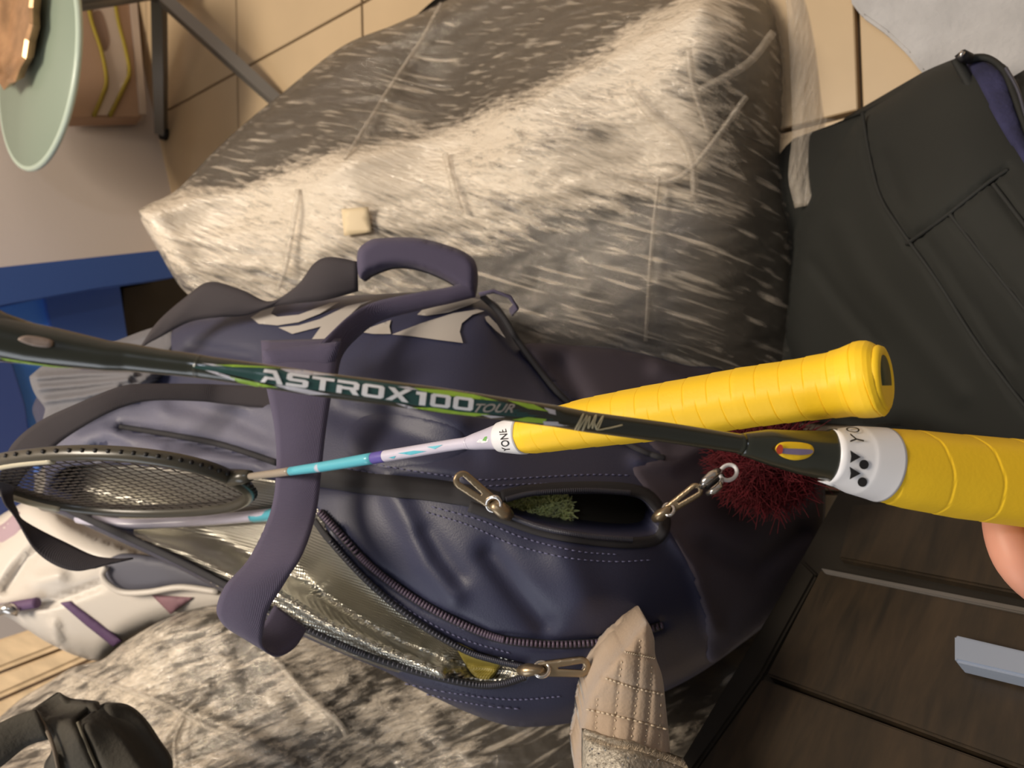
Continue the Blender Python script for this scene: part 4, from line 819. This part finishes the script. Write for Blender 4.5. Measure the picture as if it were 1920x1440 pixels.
def block_text(name, body, quad, S, off, m, parent, gap=.14, widths={'1': .7, ' ': .3}):
    a, b, c, d = [np.array(q, float) for q in quad]; tot = sum(widths.get(ch, 1) for ch in body) + gap * (len(body) - 1); x = 0
    for ch in body:
        w = widths.get(ch, 1); mb = MB()
        for poly in GL.get(ch, []):
            v, f = cdt(resample([(px * 100, py * 100) for px, py in poly], 12), 16); u = ((v[:, :1] / 100 * (w if ch != '1' else 1)) + x) / tot; k = v[:, 1:] / 100
            P = (a * (1 - u) + b * u) * (1 - k) + (d * (1 - u) + c * u) * k; mb.add(WN(P, S(P) - off), [tuple(q) for q in f])
        mb.build(name, m, parent, smooth=False); x += w + gap
block_text('letter', 'ASTROX', [(488, 716), (766, 755), (769, 731), (492, 691)], Sx, .0007, M['white'], hsh)
block_text('letter', '1OO', [(774, 758), (886, 771), (889, 747), (777, 733)], Sx, .0007, M['white'], hsh)
text_on('letters', 'TOUR', [(888, 773), (962, 774), (967, 757), (893, 757)], Sx, .0007, M['print'], hsh, bold=.02, shear=.3)
sg = spline([(1078, 806), (1094, 776), (1083, 807), (1101, 779), (1092, 808), (1106, 781), (1103, 803), (1118, 778), (1111, 803), (1113, 788), (1120, 805), (1131, 780), (1118, 804), (1140, 803), (1167, 797)], 150)
obj('signature', *tube([W(x, y, t) for (x, y), t in zip(sg, Sx(sg) - .0009)], .0003, 5), M['sign'], hsh)
inflate('oval_mark', [(34, 637), (50, 629), (85, 634), (97, 641), (90, 651), (60, 648)], shift(Sx, .0006), 5, .0003, .001, mat('pink_grey_mark', rgb(150, 132, 120), .4), hr, step=4)
inflate('badge', [(1455, 842), (1465, 830), (1495, 829), (1520, 834), (1526, 846), (1515, 858), (1490, 863), (1466, 856)], shift(Sx, .0012), 6, .0004, .001, M['yellow'], hr, step=5, label='oval yellow badge')
print_on('badge_band', [(1458, 841), (1480, 841), (1520, 843), (1522, 850), (1500, 853), (1462, 849)], shift(Sx, .0016), .0, mat('grey_violet_band', rgb(132, 118, 150), .35), hr, step=5)
print_on('badge_tip', [(1455, 842), (1462, 833), (1468, 838), (1466, 850), (1459, 851)], shift(Sx, .0018), .0, mat('red_mark', rgb(206, 78, 52), .4), hr, step=4)
# white collar with lettering, ragged edge
CO = Axis([(1550, 854, 98, .295), (1560, 855, 102, .295), (1600, 862, 128, .298), (1640, 869, 138, .300), (1650, 871, 141, .3005)])
obj('collar', *CO.rod(1556, 1650, 24, 40), M['white'], hr, label='white collar')
inflate('collar_tail', [(1556, 888), (1566, 880), (1584, 905), (1560, 912), (1536, 903), (1552, 901)], lambda P: .2925 + 0 * P[:, 0], 5, .001, .002, M['white'], hr, step=5, smooth_out=False)
Sc_ = CO.surf
text_on('letter', 'Y', [(1620, 835), (1620, 818), (1594, 812), (1594, 829)], Sc_, .0004, M['black'], hr)
text_on('letter', 'O', [(1612, 812), (1612, 801), (1586, 800), (1586, 809)], Sc_, .0004, M['black'], hr)
for q in ([(1594, 844), (1614, 857), (1594, 868), (1596, 856)], [(1593, 875), (1614, 888), (1593, 899), (1595, 887)]): print_on('logo_triangle', q, Sc_, .0004, M['black'], hr, step=4, smooth_out=False)
for cx, cy in ((1620, 871), (1617, 904)): print_on('logo_dot', [(cx + 9 * math.cos(a), cy + 9 * math.sin(a)) for a in np.linspace(0, 2 * math.pi, 16, endpoint=False)], Sc_, .0004, M['black'], hr, step=4)
obj('grip', *grip(AX, 1649, 2380, 8.4, nx=560, seg=56, tilt=-1.0, step=.024), M['yellow'], hr, label='yellow wrapped grip')
base_at(hr, W(2300, 955, .325))

# second racket: head in the bag, grip rising towards the camera
r2 = thing('badminton_racket', 'pale lilac racket with yellow grip, its strung head in the racket bag', 'racket')
A2z = lambda x: 1 / (3.46 - .00137 * (1660 - x))
A2 = Axis([(x, y, w, A2z(x)) for x, y, w in ((440, 896, 12), (462, 894, 12), (520, 887, 15), (600, 876, 19), (712, 857, 22), (837, 836, 22), (872, 831, 22), (880, 830, 26), (890, 828, 31), (910, 824, 38), (930, 820, 46), (940, 819, 54), (960, 818, 62), (1000, 813, 76), (1100, 793, 94), (1200, 778, 105), (1300, 762, 111), (1400, 745, 116), (1500, 731, 119), (1560, 722, 126), (1585, 717, 132), (1608, 713, 145), (1625, 711, 149), (1638, 710, 148), (1646, 710, 143), (1653, 709, 132), (1658, 709, 114), (1660, 709, 96))], 1.42)
obj('shaft', *A2.rod(448, 882, 60, 20), M['lilac'], r2)
for a, b, k in ((448, 545, 'taupe'), (545, 700, 'cyan'), (700, 722, 'violet')):
    xs = np.linspace(a, b, 14); cy, w, t = A2.spl(xs)
    obj('colour_band', *tube([W(x, y, q) for x, y, q in zip(xs, cy, t)], [ww / 2 * q / F * 1.02 for ww, q in zip(w, t)], 20), M[k], r2)
for q, k in (([(560, 880), (585, 874), (600, 878), (575, 884)], 'lilac'), ([(640, 866), (668, 862), (690, 866), (655, 872)], 'taupe'), ([(745, 850), (775, 845), (800, 846), (770, 853)], 'cyan'), ([(800, 838), (830, 834), (815, 842)], 'cyan'), ([(728, 858), (742, 855), (738, 860)], 'cyan')):
    print_on('painted_mark', q, A2.surf, .0003, M[k], r2, step=4, smooth_out=False)
obj('cone', *A2.rod(876, 950, 20, 24), M['lilac'], r2)
print_on('logo_patch', [(893, 829), (905, 818), (912, 815), (917, 818), (914, 829), (904, 831)], A2.surf, .0004, M['white'], r2, step=4, smooth_out=False)
print_on('logo_leaf', [(904, 826), (911, 816), (914, 818), (911, 827)], A2.surf, .0006, mat('green_mark', rgb(110, 170, 90), .4), r2, step=4, smooth_out=False)
C2 = Axis([(926, 820, 50, A2z(926)), (945, 819, 60, A2z(945)), (972, 816, 72, A2z(972)), (990, 813.5, 77, A2z(990))], 1.42)
obj('collar', *C2.rod(938, 982, 16, 32), M['white'], r2, label='white collar')
text_on('letters', 'YONEX', [(957, 847), (947, 792), (933, 793), (942, 849)], C2.surf, .0009, M['black'], r2, bold=.005)
obj('grip', *grip(A2, 974, 1660, 15.5, nx=1000, seg=48, tilt=-.5, step=.05), M['yellow'], r2, label='yellow wrapped grip')
g0 = W(1659, 709, A2z(1659)); gd = (g0 - W(1600, 714, A2z(1600))).normalized()
obj('butt_rim', *tube([g0 - gd * .0014 + Vector(q) for q in [tuple((gd.orthogonal().normalized() * math.cos(u) + gd.cross(gd.orthogonal().normalized()) * math.sin(u)) * .0104) for u in np.linspace(0, 2 * math.pi, 32, endpoint=False)]], .0024, 8, closed=True), M['yellow'], r2)
obj('butt_cap', *tube([g0 - gd * .002, g0 + gd * .0004], [.0090, .0088], 32), mat('dark_green_cap', rgb(54, 62, 34), .5), r2, label='dark green butt cap')
# head
Th = np.array(W(452, 894, A2z(452))); Tip = np.array(W(26, 923, .655)); axd = Tip - Th; Lh = np.linalg.norm(axd); axd /= Lh
up_px = np.array(W(230, 851, .53)); mid = Th + axd * Lh * .5; wv = up_px - mid; wv -= axd * (wv @ axd); wl = np.linalg.norm(wv); wv /= wl; hw = .068; nrm = np.cross(axd, wv)
hc = Th + axd * (Lh * .52); ha = Lh * .48
def head_pt(a, off=0, k=1.0):
    ca, sa = math.cos(a), math.sin(a); e = 2.25
    return Vector(hc + axd * ha * k * math.copysign(abs(ca) ** (2 / e), ca) + wv * hw * k * math.copysign(abs(sa) ** (2 / e), sa) + nrm * off)
angs = np.linspace(0, 2 * math.pi, 120, endpoint=False)
fr = obj('frame', *tube([head_pt(a) for a in angs], .0058, 12, closed=True, ry=.0048, up=tuple(nrm)), M['frame'], r2)
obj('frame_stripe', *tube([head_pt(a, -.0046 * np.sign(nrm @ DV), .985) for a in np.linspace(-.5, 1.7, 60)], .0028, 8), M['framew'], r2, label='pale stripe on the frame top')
gm = MB()
for a in np.linspace(0, 2 * math.pi, 72, endpoint=False):
    p = head_pt(a, 0, 1.0); d = (p - Vector(hc)).normalized(); gm.add(*tube([p + d * .0035, p + d * .0062], .0016, 7))
gm.build('grommets', M['black'], r2, kind='stuff')
sm = MB(); NS = 22
for k in range(1, NS):
    u = -1 + 2 * k / NS; e = 2.25; x = (1 - abs(u) ** e) ** (1 / e)
    for A_, B_ in ((head_pt(0), None),):
        p = Vector(hc) + Vector(axd) * ha * u; q = Vector(wv) * hw * x
        sm.add(*tube([p - q, p - q * .33 + Vector(nrm) * .0003, p + q * .33 - Vector(nrm) * .0003, p + q], .00042, 4, cap=False))
        p = Vector(hc) + Vector(wv) * hw * u; q = Vector(axd) * ha * x
        sm.add(*tube([p - q, p, p + q], .00042, 4, cap=False))
sm.build('strings', M['string'], r2, kind='stuff')
obj('throat', *tube([Vector(Th) + (W(520, 887, A2z(520)) - Vector(Th)) * .25, Vector(Th), head_pt(math.pi)], [.0042, .0055, .0065], 12), M['frame'], r2)
base_at(r2, Vector(hc))

# a third racket lying deeper in the silver compartment
r3 = thing('badminton_racket', 'white and teal racket frame lying on the silver lining below the strung racket head', 'racket')
S8 = shift(Sliner, .018)
pp = path3([(150, 972), (230, 982), (330, 979), (430, 972), (525, 963), (572, 965)], S8, 0, 50)
obj('frame', *tube(pp, .006, 10, ry=.005), M['lilac'], r3)
obj('teal_section', *tube(path3([(478, 968), (500, 966), (526, 963), (560, 964)], S8, 0, 14), .0063, 10, ry=.0053), M['cyan'], r3, label='teal section of the frame')
base_at(r3, pp[0])

# ------------------------------------------------------------------ hand holding the near racket
def hand():
    V = []; Ed = []; R = []
    def add(p, r, prev=None):
        V.append(tuple(p)); R.append(r); i = len(V) - 1
        if prev is not None: Ed.append((prev, i))
        return i
    palm = add(W(2200, 1150, .338), .024)
    pal2 = add(W(2290, 1090, .345), .022, palm); 
    wr = add(W(2420, 1320, .36), .025, palm); fa = add(W(2700, 1640, .40), .033, wr); fa2 = add(W(3000, 2000, .44), .042, fa); add(W(3200, 2300, .46), .046, fa2)
    for k, (bx, by) in enumerate(((2060, 1165), (2160, 1130), (2270, 1090), (2370, 1060))):
        sc = (1, 1.04, 1, .85)[k]; px = 1895 + k * 108; r = .0093 * sc; dy = k * 14
        b = add(W(bx, by + dy, .335), .0105 * sc, palm if k < 2 else pal2)
        a = add(W(px + 42, 1088 + dy, .326), r * 1.04, b)
        a2 = add(W(px + 5, 1050 + dy, .326), r * 1.03, a)
        c = add(W(px - 15, 985 + dy, .332), r, a2)
        d = add(W(px - 8, 905 + dy, .344), r * .92, c)
        add(W(px + 6, 872 + dy, .343), r * .8, d)
    t1 = add(W(2330, 1180, .315), .015, wr); t2 = add(W(2230, 1050, .285), .0115, t1); t3 = add(W(2130, 980, .278), .0095, t2); add(W(2080, 960, .278), .008, t3)
    me = bpy.data.meshes.new('person'); me.from_pydata(V, Ed, []); me.update(); o = bpy.data.objects.new('person', me); COL.objects.link(o)
    md = o.modifiers.new('skin', 'SKIN'); md.use_smooth_shade = True
    for i, sv in enumerate(me.skin_vertices[0].data): sv.radius = (R[i], R[i]); sv.use_root = (i == 0)
    sb = o.modifiers.new('sub', 'SUBSURF'); sb.levels = 2; sb.render_levels = 2
    me.materials.append(M['skin'])
    dg = bpy.context.evaluated_depsgraph_get(); nm = bpy.data.meshes.new_from_object(o.evaluated_get(dg)); bpy.data.objects.remove(o)
    o = bpy.data.objects.new('person', nm); nm.name = 'person'; COL.objects.link(o)
    if not nm.materials: nm.materials.append(M['skin'])
    nm.polygons.foreach_set('use_smooth', [True] * len(nm.polygons))
    return tag(o, 'bare hand of a person gripping the yellow handle of the near racket', 'person')
hand()
